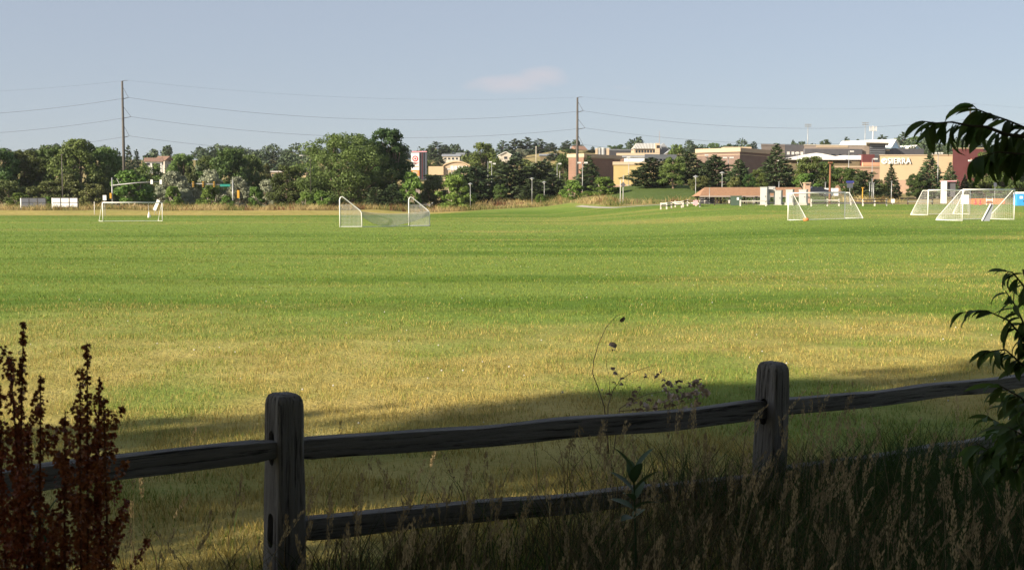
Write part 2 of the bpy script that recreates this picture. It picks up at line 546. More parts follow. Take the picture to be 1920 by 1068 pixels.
class MB:
    """collects simple solids, then links them as ONE mesh object"""

    def __init__(self):
        self.v = []
        self.f = []

    def add(self, vs, fs):
        o = len(self.v)
        self.v += [tuple(p) for p in vs]
        self.f += [tuple(i + o for i in f) for f in fs]
        return self

    def box(self, c, s, rz=0.0, taper=1.0):
        ca, sa = math.cos(rz), math.sin(rz)
        vs = []
        for dz in (-1, 1):
            t = taper if dz > 0 else 1.0
            for dx, dy in ((-1, -1), (1, -1), (1, 1), (-1, 1)):
                x, y = dx * s[0] / 2 * t, dy * s[1] / 2 * t
                vs.append((c[0] + x * ca - y * sa, c[1] + x * sa + y * ca, c[2] + dz * s[2] / 2))
        return self.add(vs, [(3, 2, 1, 0), (4, 5, 6, 7), (0, 1, 5, 4), (1, 2, 6, 5), (2, 3, 7, 6), (3, 0, 4, 7)])

    def beam(self, a, b, w, h, up=(0, 0, 1)):
        a, b = Vector(a), Vector(b)
        d = (b - a).normalized()
        u = Vector(up)
        s = d.cross(u)
        if s.length < 1e-4:
            s = d.cross(Vector((1, 0, 0)))
        s.normalize()
        u = s.cross(d)
        vs = []
        for p in (a, b):
            for i, j in ((-1, -1), (1, -1), (1, 1), (-1, 1)):
                vs.append(p + s * (i * w / 2) + u * (j * h / 2))
        return self.add(vs, [(3, 2, 1, 0), (4, 5, 6, 7), (0, 1, 5, 4), (1, 2, 6, 5), (2, 3, 7, 6), (3, 0, 4, 7)])

    def tube(self, pts, rad, n=6, caps=True):
        pts = [Vector(p) for p in pts]
        if not hasattr(rad, '__len__'):
            rad = [rad] * len(pts)
        ref = None
        o = len(self.v)
        for i, p in enumerate(pts):
            if i == 0:
                d = pts[1] - pts[0]
            elif i == len(pts) - 1:
                d = pts[-1] - pts[-2]
            else:
                d = (pts[i + 1] - p).normalized() + (p - pts[i - 1]).normalized()
            d.normalize()
            if ref is None:
                ref = Vector((0, 0, 1)) if abs(d.z) < 0.9 else Vector((1, 0, 0))
            s = d.cross(ref).normalized()
            t = s.cross(d).normalized()
            ref = t
            for k in range(n):
                a = 2 * math.pi * k / n
                self.v.append(tuple(p + (s * math.cos(a) + t * math.sin(a)) * rad[i]))
        for i in range(len(pts) - 1):
            for k in range(n):
                a = o + i * n + k
                b = o + i * n + (k + 1) % n
                self.f.append((a, b, b + n, a + n))
        if caps:
            self.f.append(tuple(o + k for k in range(n - 1, -1, -1)))
            e = o + (len(pts) - 1) * n
            self.f.append(tuple(e + k for k in range(n)))
        return self

    def prism(self, poly, z0, z1):
        """poly: counter-clockwise (x, y); z0, z1 numbers"""
        n = len(poly)
        vs = [(x, y, z0) for x, y in poly] + [(x, y, z1) for x, y in poly]
        fs = [tuple(range(n - 1, -1, -1)), tuple(range(n, 2 * n))]
        for i in range(n):
            j = (i + 1) % n
            fs.append((i, j, j + n, i + n))
        return self.add(vs, fs)

    def profile(self, poly, y0, y1):
        """poly in x, z extruded along y"""
        n = len(poly)
        vs = [(x, y0, z) for x, z in poly] + [(x, y1, z) for x, z in poly]
        fs = [tuple(range(n)), tuple(range(2 * n - 1, n - 1, -1))]
        for i in range(n):
            j = (i + 1) % n
            fs.append((j, i, i + n, j + n))
        return self.add(vs, fs)

    def ball(self, c, r, n=8, m=5, sc=(1, 1, 1)):
        vs, fs = [], []
        for i in range(m + 1):
            ph = math.pi * i / m
            for k in range(n):
                a = 2 * math.pi * k / n
                vs.append((c[0] + r * sc[0] * math.sin(ph) * math.cos(a), c[1] + r * sc[1] * math.sin(ph) * math.sin(a), c[2] - r * sc[2] * math.cos(ph)))
        for i in range(m):
            for k in range(n):
                a = i * n + k
                b = i * n + (k + 1) % n
                fs.append((a, b, b + n, a + n))
        return self.add(vs, fs)

    def mesh(self, name, mat, smooth=False):
        me = bpy.data.meshes.new(name)
        me.from_pydata(self.v, [], self.f)
        me.materials.append(mat)
        if smooth:
            me.polygons.foreach_set('use_smooth', [True] * len(me.polygons))
        me.update()
        return me

    def build(self, name, mat, parent=None, smooth=False):
        return obj(name, self.mesh(name, mat, smooth), parent)


def copy_tree(o, parent=None):
    c = o.copy()
    COL.objects.link(c)
    c.parent = parent
    for ch in list(o.children):
        copy_tree(ch, c)
    return c


def text_mesh(body, size, mat, depth=0.02, spacing=1.0):
    cu = bpy.data.curves.new('lettering', 'FONT')
    cu.body = body
    cu.size = size
    cu.extrude = depth
    cu.align_x = 'CENTER'
    cu.align_y = 'CENTER'
    cu.space_character = spacing
    cu.resolution_u = 4
    cu.offset = size * 0.02
    o = bpy.data.objects.new('lettering', cu)
    COL.objects.link(o)
    dg = bpy.context.evaluated_depsgraph_get()
    me = bpy.data.meshes.new_from_object(o.evaluated_get(dg))
    bpy.data.objects.remove(o)
    me.materials.clear()
    me.materials.append(mat)
    return me
# ------------------------------------------------------------------ ground
STRAW = np.array([0.345, 0.272, 0.074])
STRAW_PALE = np.array([0.490, 0.400, 0.150])
GREEN = np.array([0.106, 0.178, 0.024])
GREEN_DEEP = np.array([0.062, 0.122, 0.012])


def ground_material():
    m, nt, b = new_mat('turf')
    at = nt.nodes.new('ShaderNodeAttribute')
    at.attribute_name = 'green'
    ro = nt.nodes.new('ShaderNodeAttribute')
    ro.attribute_name = 'rough'
    tc = nt.nodes.new('ShaderNodeTexCoord')
    pos = tc.outputs['Object']
    fine = noise(nt, 9.0, 5, 0.7, pos)
    mid = noise(nt, 0.9, 5, 0.6, pos)
    big = noise(nt, 0.16, 6, 0.68, pos, mapping=(0.35, 1.3, 1))
    vbig = noise(nt, 0.045, 6, 0.7, pos, mapping=(0.3, 1.4, 1))
    ad = nt.nodes.new('ShaderNodeMath')
    ad.operation = 'MULTIPLY_ADD'
    nt.links.new(fine, ad.inputs[0])
    ad.inputs[1].default_value = 0.50
    ad.inputs[2].default_value = -0.25
    a2 = nt.nodes.new('ShaderNodeMath')
    a2.operation = 'MULTIPLY_ADD'
    nt.links.new(big, a2.inputs[0])
    a2.inputs[1].default_value = 1.7
    a2.inputs[2].default_value = -0.74
    a3 = nt.nodes.new('ShaderNodeMath')
    a3.operation = 'ADD'
    nt.links.new(ad.outputs[0], a3.inputs[0])
    nt.links.new(a2.outputs[0], a3.inputs[1])
    a4 = nt.nodes.new('ShaderNodeMath')
    a4.operation = 'ADD'
    a4.use_clamp = True
    nt.links.new(a3.outputs[0], a4.inputs[0])
    nt.links.new(at.outputs['Fac'], a4.inputs[1])
    green = ramp(nt, mid, [(0.3, tuple(GREEN_DEEP)), (0.72, tuple(GREEN * 1.15))])
    bd = nt.nodes.new('ShaderNodeAttribute')
    bd.attribute_name = 'band'
    bsum = nt.nodes.new('ShaderNodeMath')
    bsum.operation = 'MULTIPLY_ADD'
    bsum.use_clamp = True
    nt.links.new(vbig, bsum.inputs[0])
    bsum.inputs[1].default_value = 1.0
    sh = nt.nodes.new('ShaderNodeMath')
    sh.operation = 'MULTIPLY_ADD'
    nt.links.new(bd.outputs['Fac'], sh.inputs[0])
    sh.inputs[1].default_value = 0.9
    sh.inputs[2].default_value = -0.45
    nt.links.new(sh.outputs[0], bsum.inputs[2])
    green = mixc(nt, bsum.outputs[0], ramp(nt, mid, [(0.3, tuple(GREEN_DEEP * 1.05)), (0.72, tuple(GREEN * 1.0))]), ramp(nt, mid, [(0.3, (0.132, 0.200, 0.034)), (0.72, (0.172, 0.240, 0.050))]))
    straw = ramp(nt, mid, [(0.28, tuple(STRAW * 0.72)), (0.75, tuple(STRAW_PALE * 0.95))])
    turf = mixc(nt, a4.outputs[0], straw, green)
    wild = ramp(nt, noise(nt, 0.22, 5, 0.6, pos), [(0.32, (0.110, 0.130, 0.045)), (0.50, (0.250, 0.200, 0.095)), (0.72, (0.340, 0.270, 0.130))])
    lawn = nt.nodes.new('ShaderNodeAttribute')
    lawn.attribute_name = 'slope_lawn'
    wild = mixc(nt, lawn.outputs['Fac'], wild, ramp(nt, mid, [(0.3, (0.055, 0.088, 0.022)), (0.7, (0.090, 0.128, 0.036))]))
    col = mixc(nt, ro.outputs['Fac'], turf, wild)
    nt.links.new(col, b.inputs['Base Color'])
    b.inputs['Roughness'].default_value = 0.95
    b.inputs['Specular IOR Level'].default_value = 0.1
    bump(nt, b, fine, 0.9, 0.06)
    return m


def build_ground():
    ys = list(np.linspace(-90, -2, 18))
    y = 0.0
    while y < 5500:
        ys.append(y)
        y += 0.022 * (y + 9)
    ys = np.array(ys)
    s = np.linspace(-1, 1, 261)
    s = np.sign(s) * (0.55 * np.abs(s) + 0.45 * np.abs(s) ** 3)
    w = 40 + 1.05 * np.maximum(ys, 0)
    X = s[None, :] * w[:, None]
    Y = np.repeat(ys[:, None], len(s), 1)
    Zz = zt(X, Y)
    verts = np.stack([X, Y, Zz], -1).reshape(-1, 3)
    ny, nx = X.shape
    i = np.arange(ny - 1)[:, None] * nx + np.arange(nx - 1)[None, :]
    faces = np.stack([i, i + 1, i + 1 + nx, i + nx], -1).reshape(-1, 4)
    me = np_mesh('ground', verts, faces, ground_material(), smooth=True)
    g = greenness(X, Y).ravel()
    e = edge_y(X)
    r = sm(e + bank_off(X) - 3, e + bank_off(X) + 5, Y)
    sl = sm(e + 30, e + 42, Y) * sm(-22, -6, X) * (1 - sm(310, 345, Y)) * (1 - sm(58, 72, X))
    sl = np.maximum(sl, sm(e + 40, e + 60, Y) * sm(88, 100, X) * (1 - sm(310, 345, Y)))
    for nm, val in (('green', g), ('band', band(X, Y).ravel()), ('rough', r.ravel()), ('slope_lawn', sl.ravel())):
        a = me.attributes.new(nm, 'FLOAT', 'POINT')
        a.data.foreach_set('value', val.astype(np.float32))
    return tag(obj('ground', me), kind='structure')


build_ground()


def strip(name, mat, pts, width, lift, thick=0.0):
    """a paved sheet that follows the terrain along a polyline of (x, y)"""
    P2 = []
    for (x0, y0), (x1, y1) in zip(pts[:-1], pts[1:]):
        n = max(2, int(math.hypot(x1 - x0, y1 - y0) / 1.5))
        for k in range(n):
            t = k / n
            P2.append((x0 + (x1 - x0) * t, y0 + (y1 - y0) * t))
    P2.append(pts[-1])
    vs, fs = [], []
    for i, (x, y) in enumerate(P2):
        a = P2[max(0, i - 1)]
        b = P2[min(len(P2) - 1, i + 1)]
        d = Vector((b[0] - a[0], b[1] - a[1])).normalized()
        nrm = Vector((-d.y, d.x))
        for q in (-.5, -.25, 0, .25, .5):
            xx, yy = x + nrm.x * q * width, y + nrm.y * q * width
            vs.append((xx, yy, Z(xx, yy) + lift))
    for i in range(len(P2) - 1):
        for k in range(4):
            a0 = 5 * i + k
            fs.append((a0 + 1, a0, a0 + 5, a0 + 6))
    mb = MB()
    mb.add(vs, fs)
    return tag(mb.build(name, mat), kind='structure')


# road behind the hedge of trees, park path and the paved yard round the shelter
strip('road', M['asphalt'], [(-190, 262), (-60, 268), (-28, 292), (-12, 330)], 9.0, 0.06)
strip('path', M['concrete'], [(13, 236), (20, 200), (25, 183), (31, 176)], 1.5, 0.03)
strip('yard_paving', M['asphalt'], [(30, 196), (60, 196)], 22.0, 0.05)


# ------------------------------------------------------------------ turf blades near the camera
def blades(x, y, h, w, lean, tint_lo, tint_hi, segs=1, rg=rng, zbase=None):
    """thin upright blades: one triangle each (segs=1) or a bent ribbon (segs=2)"""
    n = len(x)
    z = zt(x, y) - 0.004 if zbase is None else zbase
    a = rg.random(n) * 2 * np.pi
    dx, dy = np.cos(a), np.sin(a)
    la = rg.random(n) * 2 * np.pi
    lx, ly = np.cos(la) * lean * h, np.sin(la) * lean * h
    b0 = np.stack([x - dx * w / 2, y - dy * w / 2, z], -1)
    b1 = np.stack([x + dx * w / 2, y + dy * w / 2, z], -1)
    tip = np.stack([x + lx, y + ly, z + h], -1)
    if segs == 1:
        v = np.stack([b0, b1, tip], 1).reshape(-1, 3)
        f = np.arange(3 * n).reshape(-1, 3)
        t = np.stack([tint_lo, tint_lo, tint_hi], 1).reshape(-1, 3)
        return v, f, t
    m0 = np.stack([x - dx * w * .4 + lx * .3, y - dy * w * .4 + ly * .3, z + h * .55], -1)
    m1 = np.stack([x + dx * w * .4 + lx * .3, y + dy * w * .4 + ly * .3, z + h * .55], -1)
    v = np.stack([b0, b1, m1, m0, tip], 1).reshape(-1, 3)
    k = np.arange(n)[:, None] * 5
    f = np.concatenate([k + np.array([[0, 1, 2]]), k + np.array([[0, 2, 3]]), k + np.array([[3, 2, 4]])], 0)
    mid = (tint_lo + tint_hi) / 2
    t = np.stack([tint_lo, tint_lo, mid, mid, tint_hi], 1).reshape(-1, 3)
    return v, f, t


def turf():
    n = 560000
    # density falls with distance so that the picture is evenly filled
    u = rng.random(n)
    D = 5.0 * (75.0 / 5.0) ** (u ** 0.95)
    X = (rng.random(n) * 2 - 1) * (0.47 * D + 0.6)
    tuft = fbm(X, D, 0.35, 2)
    keep = rng.random(n) < np.clip(0.35 + (tuft - 0.35) * 2.2, 0.2, 1) * (1 - sm(26, 75, D))
    X, D, tuft = X[keep], D[keep], tuft[keep]
    n = len(X)
    g = greenness(X, D) + (rng.random(n) - 0.5) * 0.35 + (fbm(X + 5, D, 0.9, 3) - 0.5) * 0.9
    isg = rng.random(n) < np.clip(g, 0.03, 0.995)
    h = (0.020 + 0.032 * rng.random(n)) * (0.7 + 0.9 * tuft)
    w = np.maximum(0.0045, 0.00038 * D) * (0.7 + 0.6 * rng.random(n))
    br = (0.78 + 0.44 * rng.random(n))[:, None]
    straw = STRAW[None] * (1 - 0.6 * rng.random(n)[:, None]) + STRAW_PALE[None] * 0.6 * rng.random(n)[:, None]
    bnd = band(X, D)[:, None]
    green = (GREEN[None] * 0.97 * (1 - bnd) + np.array([0.150, 0.222, 0.038])[None] * bnd) * br * 1.1
    green[:, 0] *= 0.85 + 0.5 * rng.random(n)
    tint = np.where(isg[:, None], green, straw * br)
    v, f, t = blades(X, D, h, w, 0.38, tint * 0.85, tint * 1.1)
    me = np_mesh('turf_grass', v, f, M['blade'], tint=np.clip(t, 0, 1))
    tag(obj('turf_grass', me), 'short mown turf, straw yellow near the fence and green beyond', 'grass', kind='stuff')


turf()


def far_turf():
    """coarser tufts that give the far half of the field its grain"""
    n = 90000
    D = 34 * (228 / 34) ** rng.random(n)
    X = (rng.random(n) * 2 - 1) * 0.47 * D
    k = D < edge_y(X) + 1
    k &= rng.random(n) < sm(30, 60, D)
    X, D = X[k], D[k]
    n = len(X)
    g = greenness(X, D) + (rng.random(n) - .5) * .3
    bnd = np.clip(band(X, D) + (rng.random(n) - .5) * .5, 0, 1)[:, None]
    br = (0.75 + 0.5 * rng.random(n))[:, None]
    green = (GREEN[None] * 0.97 * (1 - bnd) + np.array([0.155, 0.226, 0.040])[None] * bnd) * br * 1.1
    straw = STRAW[None] * br
    tint = np.where((rng.random(n) < np.clip(g, .02, .99))[:, None], green, straw)
    h = 0.018 + 0.030 * rng.random(n)
    w = 0.0009 * D * (0.6 + 0.8 * rng.random(n))
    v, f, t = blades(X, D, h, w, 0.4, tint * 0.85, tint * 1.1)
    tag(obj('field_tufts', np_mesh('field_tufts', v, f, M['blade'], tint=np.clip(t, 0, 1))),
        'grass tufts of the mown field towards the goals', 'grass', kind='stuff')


far_turf()


def dandelions():
    mb_v, mb_f = [], []
    n = 170
    base = MB().ball((0, 0, 0), 1.0, 6, 4)
    bv = np.array(base.v)
    bf = [tuple(q) for q in base.f]
    out = MB()
    for i in range(n):
        D = 9 * (95 / 9) ** rnd.random()
        x = (rnd.random() * 2 - 1) * 0.45 * D
        h = 0.03 + 0.06 * rnd.random()
        z = Z(x, D)
        r = 0.006 + 0.0045 * rnd.random()
        out.add([(x + .01 + p[0] * r, D + p[1] * r, z + h + p[2] * r) for p in bv], bf)
    o = out.build('dandelion_seed_heads', paint('dandelion_fluff', (0.46, 0.45, 0.40), 0.9, 0.1))
    tag(o, 'pale dandelion seed heads scattered over the mown field', 'weeds', kind='stuff')


dandelions()


# ------------------------------------------------------------------ rough grass bank along the far edge of the field
def rough_bank():
    n = 60000
    X = rng.random(n) * 215 - 135
    e = edge_y(X)
    Y = e + bank_off(X) + rng.random(n) ** 1.4 * 24
    keep = ((X < 20) | ((X < 36) & (Y > e + 13))) & (rng.random(n) < np.clip(fbm(X, Y, 5.0, 3) * 2.4 - 0.45, 0.12, 1))
    X, Y = X[keep], Y[keep]
    x2 = rng.random(9000) * 42 + 24
    y2 = edge_y(x2) + 32 + rng.random(9000) * 24
    k2 = (x2 > 60)
    X = np.concatenate([X, x2[k2]])
    Y = np.concatenate([Y, y2[k2]])
    n = len(X)
    h = (0.35 + 0.85 * rng.random(n)) * (0.25 + 1.9 * fbm(X, Y, 3.0, 3) ** 1.3)
    w = 0.03 + 0.05 * rng.random(n)
    pick = fbm(X, Y, 7.0, 3) + (rng.random(n) - .5) * .35
    c1 = np.array([0.38, 0.29, 0.12])
    c2 = np.array([0.48, 0.38, 0.19])
    c3 = np.array([0.115, 0.150, 0.040])
    tint = np.where((pick > 0.60)[:, None], c3[None], np.where((pick > 0.42)[:, None], c1[None], c2[None]))
    red = (fbm(X + 300, Y, 2.6, 2) > 0.74)
    tint = np.where(red[:, None], np.array([0.17, 0.065, 0.035])[None], tint)
    tint = tint * (0.6 + 0.8 * rng.random(n))[:, None]
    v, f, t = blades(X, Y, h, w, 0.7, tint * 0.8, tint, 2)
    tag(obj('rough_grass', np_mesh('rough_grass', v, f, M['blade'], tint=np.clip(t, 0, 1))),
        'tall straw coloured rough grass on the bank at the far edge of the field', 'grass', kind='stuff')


rough_bank()
# ------------------------------------------------------------------ trees
def leaf_quads(c, axis, nrm, ln, wd):
    """rhombic leaf faces; c centres, axis long direction, nrm rough normal"""
    axis = axis / np.linalg.norm(axis, axis=1, keepdims=True)
    side = np.cross(axis, nrm)
    side /= np.maximum(np.linalg.norm(side, axis=1, keepdims=True), 1e-5)
    a = axis * ln[:, None] / 2
    s = side * wd[:, None] / 2
    v = np.stack([c - a, c + s, c + a, c - s], 1).reshape(-1, 3)
    return v


def unit(rg, n):
    v = rg.normal(size=(n, 3))
    return v / np.linalg.norm(v, axis=1, keepdims=True)


def broadleaf_meshes(seed, nleaf=9000, ncl=55, H=10.0, Rw=4.0, base=0.12, leaf=0.30, shape=0.8, rc=0.20, mat='leaf_dark', stems=1, open_=0.0, bark='bark'):
    """crown of many leaf clumps on limbs; returns trunk mesh, crown mesh. Size H x 2Rw"""
    rg = np.random.default_rng(seed)
    C, RR = [], []
    lob = rg.random(6) * 2 * np.pi
    tries = 0
    while len(C) < ncl and tries < 4000:
        tries += 1
        h = base + (1 - base) * rg.random() ** 0.85
        t = (h - base) / (1 - base)
        a = rg.random() * 2 * np.pi
        env = Rw * (np.sin(np.pi * (0.12 + 0.80 * t ** shape)) ** 0.7)
        env *= 0.80 + 0.16 * np.sin(2 * a + lob[0] + 3 * t) + 0.12 * np.sin(3 * a + lob[1] - 4 * t)
        r = env * (0.25 + 0.75 * np.sqrt(rg.random()))
        rad = Rw * rc * (0.65 + 0.75 * rg.random()) * (1.0 if t < .8 else 0.8)
        p = np.array([r * np.cos(a), r * np.sin(a), min(h * H, H - rad * 0.8)])
        if any(np.linalg.norm(p - q) < 0.42 * (rad + s) for q, s in zip(C, RR)):
            continue
        C.append(p)
        RR.append(rad)
    C = np.array(C)
    RR = np.array(RR)
    wgt = RR ** 2
    idx = rg.choice(len(C), nleaf, p=wgt / wgt.sum())
    d = unit(rg, nleaf)
    d[:, 2] = d[:, 2] * 0.85 + 0.10
    rr = RR[idx] * (0.45 + 0.62 * rg.random(nleaf) ** 0.6)
    # ragged clumps: push some leaves out along a per-clump direction
    pos = C[idx] + d * rr[:, None]
    pos += unit(rg, nleaf) * RR[idx][:, None] * 0.18
    nrm = d * 0.9 + unit(rg, nleaf) * 0.75
    ax = np.cross(nrm, unit(rg, nleaf))
    ax[:, 2] -= 0.2
    ln = leaf * (0.7 + 0.7 * rg.random(nleaf))
    v = leaf_quads(pos, ax, nrm, ln, ln * 0.72)
    f = np.arange(4 * nleaf).reshape(-1, 4)
    clv = rg.random(len(C))[idx]
    var = np.clip(0.30 * clv + 0.55 * rg.random(nleaf) + 0.1, 0, 1)
    crown = np_mesh('crown', v, f, M[mat], var=np.repeat(var, 4))
    mb = MB()
    for s in range(stems):
        a = 2 * np.pi * s / max(1, stems) + rg.random()
        off = Vector((math.cos(a), math.sin(a), 0)) * (0.06 * Rw if stems > 1 else 0)
        top = Vector((off.x * 8 + rg.normal() * .04 * Rw, off.y * 8 + rg.normal() * .04 * Rw, H * 0.72))
        r0 = 0.030 * H / math.sqrt(stems)
        mid = off.lerp(top, .45) + Vector((rg.normal() * .05 * Rw, rg.normal() * .05 * Rw, 0))
        mb.tube([off + Vector((0, 0, -0.4)), off + Vector((0, 0, H * .03)), mid, top], [r0 * 1.35, r0, r0 * .65, r0 * .15], 7)
        for q in rg.permutation(len(C))[: 16 // stems + 4]:
            c = Vector(C[q])
            t = min(0.9, max(0.15, c.z / H * 0.75))
            st = off.lerp(top, t) if t > .45 else off.lerp(mid, t / .45)
            md = st.lerp(c, .5) + Vector((0, 0, -0.03 * H))
            mb.tube([st, md, c], [r0 * .42 * (1.1 - t), r0 * .25, r0 * .06], 5, False)
    trunk = mb.mesh('trunk', M[bark], True)
    return trunk, crown


def conifer_meshes(seed, H=10.0, Rw=3.0, base=0.06, whorls=26, per=9, tuft=0.36, power=0.75, droop=0.15, mat='needle', ragged=0.3, dens=1.0, ntuft=26):
    rg = np.random.default_rng(seed)
    cs, axs, vr = [], [], []
    mb = MB()
    mb.tube([(0, 0, -0.4), (0, 0, H * .5), (0, 0, H * .97)], [H * .022, H * .014, H * .003], 6)
    for i in range(whorls):
        t = i / (whorls - 1)
        h = base + (0.985 - base) * t
        L0 = Rw * (1 - t) ** power * (0.86 if t > 0.12 else 0.6 + 2.2 * t) + 0.03 * Rw
        k = max(3, int(per * (1 - 0.5 * t)))
        a0 = rg.random() * 6.28
        for j in range(k):
            a = a0 + 6.283 * j / k + rg.normal() * .18
            L = L0 * (1 + ragged * rg.normal() * .6)
            L = max(0.08 * Rw, L)
            z0 = h * H + rg.normal() * .012 * H
            rise = (0.10 + 0.25 * t - droop) * L
            br_v = rg.random()
            if rg.random() < .5:
                mb.tube([(0, 0, z0), (math.cos(a) * L * .9, math.sin(a) * L * .9, z0 + rise * .8)], [H * .004, H * .0012], 4, False)
            m = max(4, int(ntuft * dens * L / Rw) + 3)
            s = np.sqrt(rg.random(m)) * 0.9 + 0.12
            wv = (rg.random(m) - .5) * 0.42 * L
            p = np.stack([np.cos(a) * L * s - np.sin(a) * wv, np.sin(a) * L * s + np.cos(a) * wv, z0 + rise * s ** 1.5 + rg.normal(size=m) * 0.05 * L], -1)
            cs.append(p)
            ax = np.stack([np.full(m, np.cos(a)), np.full(m, np.sin(a)), np.full(m, 0.35)], -1) + rg.normal(size=(m, 3)) * .55
            axs.append(ax)
            vr.append(np.clip(0.25 * br_v + 0.35 * rg.random(m) + 0.30 * s, 0, 1))
    c = np.concatenate(cs)
    ax = np.concatenate(axs)
    var = np.concatenate(vr)
    n = len(c)
    ln = tuft * (0.7 + 0.8 * rg.random(n))
    v = leaf_quads(c, ax, unit(rg, n), ln * 1.5, ln * 0.62)
    crown = np_mesh('crown', v, np.arange(4 * n).reshape(-1, 4), M[mat], var=np.repeat(var, 4))
    return mb.mesh('trunk', M['bark'], True), crown


KIND = {}
KIND['dark'] = [broadleaf_meshes(20 + i, 9500, 60, mat='leaf_dark', leaf=.34) for i in range(4)]
KIND['mid'] = [broadleaf_meshes(40 + i, 8000, 50, mat='leaf_mid', leaf=.34, base=.08) for i in range(3)]
KIND['bright'] = [broadleaf_meshes(60 + i, 5200, 40, Rw=4.0, base=.02, shape=.62, leaf=.55, rc=.24, mat='leaf_bright', stems=3, bark='pale_bark') for i in range(3)]
KIND['silver'] = [broadleaf_meshes(80 + i, 7000, 46, Rw=4.6, base=.02, shape=.6, leaf=.42, rc=.22, mat='leaf_silver', stems=2) for i in range(2)]
KIND['olive'] = [broadleaf_meshes(90 + i, 6000, 44, Rw=4.6, base=.02, shape=.6, leaf=.45, rc=.22, mat='leaf_olive', stems=3) for i in range(2)]
KIND['pine'] = [conifer_meshes(110 + i, Rw=3.2, power=.45, ragged=.45, whorls=20, per=10, tuft=.46, ntuft=34) for i in range(3)]
KIND['spruce'] = [conifer_meshes(130 + i, Rw=3.1, power=.85, ragged=.22, whorls=30, per=10, tuft=.34, droop=.3) for i in range(2)]
KIND['farpine'] = [conifer_meshes(150 + i, Rw=3.6, power=.55, ragged=.45, whorls=12, per=7, tuft=.85, mat='needle_far', base=.1, ntuft=16) for i in range(3)]
KIND['farleaf'] = [broadleaf_meshes(170 + i, 2600, 34, Rw=4.5, base=.05, leaf=.62, rc=.25, mat='leaf_mid') for i in range(2)]
KIND['big'] = [broadleaf_meshes(200, 30000, 120, H=10, Rw=6.3, base=.03, shape=.62, leaf=.22, rc=.135, mat='leaf_dark', stems=3)]
KIND['big2'] = [broadleaf_meshes(211, 17000, 80, H=10, Rw=3.0, base=.02, shape=.75, leaf=.22, rc=.19, mat='leaf_dark', stems=2)]
BASE_R = dict(dark=4.0, mid=4.0, bright=4.0, silver=4.6, olive=4.6, pine=3.2, spruce=3.1, farpine=3.6, farleaf=4.5, big=6.3, big2=3.0)
TREE_NAME = dict(dark='broadleaf_tree', mid='broadleaf_tree', bright='young_tree', silver='silvery_tree', olive='olive_shrub', pine='pine_tree', spruce='spruce_tree', farpine='pine_tree', farleaf='broadleaf_tree', big='cottonwood_tree', big2='cottonwood_tree')
CAT = dict(olive='shrub')
_cnt = {}


def tree(kind, px, top, width, D, label, base_py=None, group=None, rot=None):
    """a tree whose crown spans `width` photo pixels and ends at row `top` when seen at distance D"""
    x = PX(px, D)
    z = Z(x, D)
    if base_py is not None:
        z = min(z, PZ(base_py, D))
    H = PZ(top, D) - z
    Wd = width * D / FOC
    i = _cnt.get(kind, 0)
    _cnt[kind] = i + 1
    ms = KIND[kind]
    trunk, crown = ms[i % len(ms)]
    t = thing(TREE_NAME[kind], (x, D, z), label, CAT.get(kind, 'tree'), group)
    t.rotation_euler.z = rnd.random() * 6.28 if rot is None else rot
    sx = Wd / 2 / (BASE_R[kind] * (0.66 if kind in ('pine', 'spruce') else 0.80))
    t.scale = (sx, sx, H / 10.0)
    obj('trunk', trunk, t)
    obj('crown', crown, t)
    return t


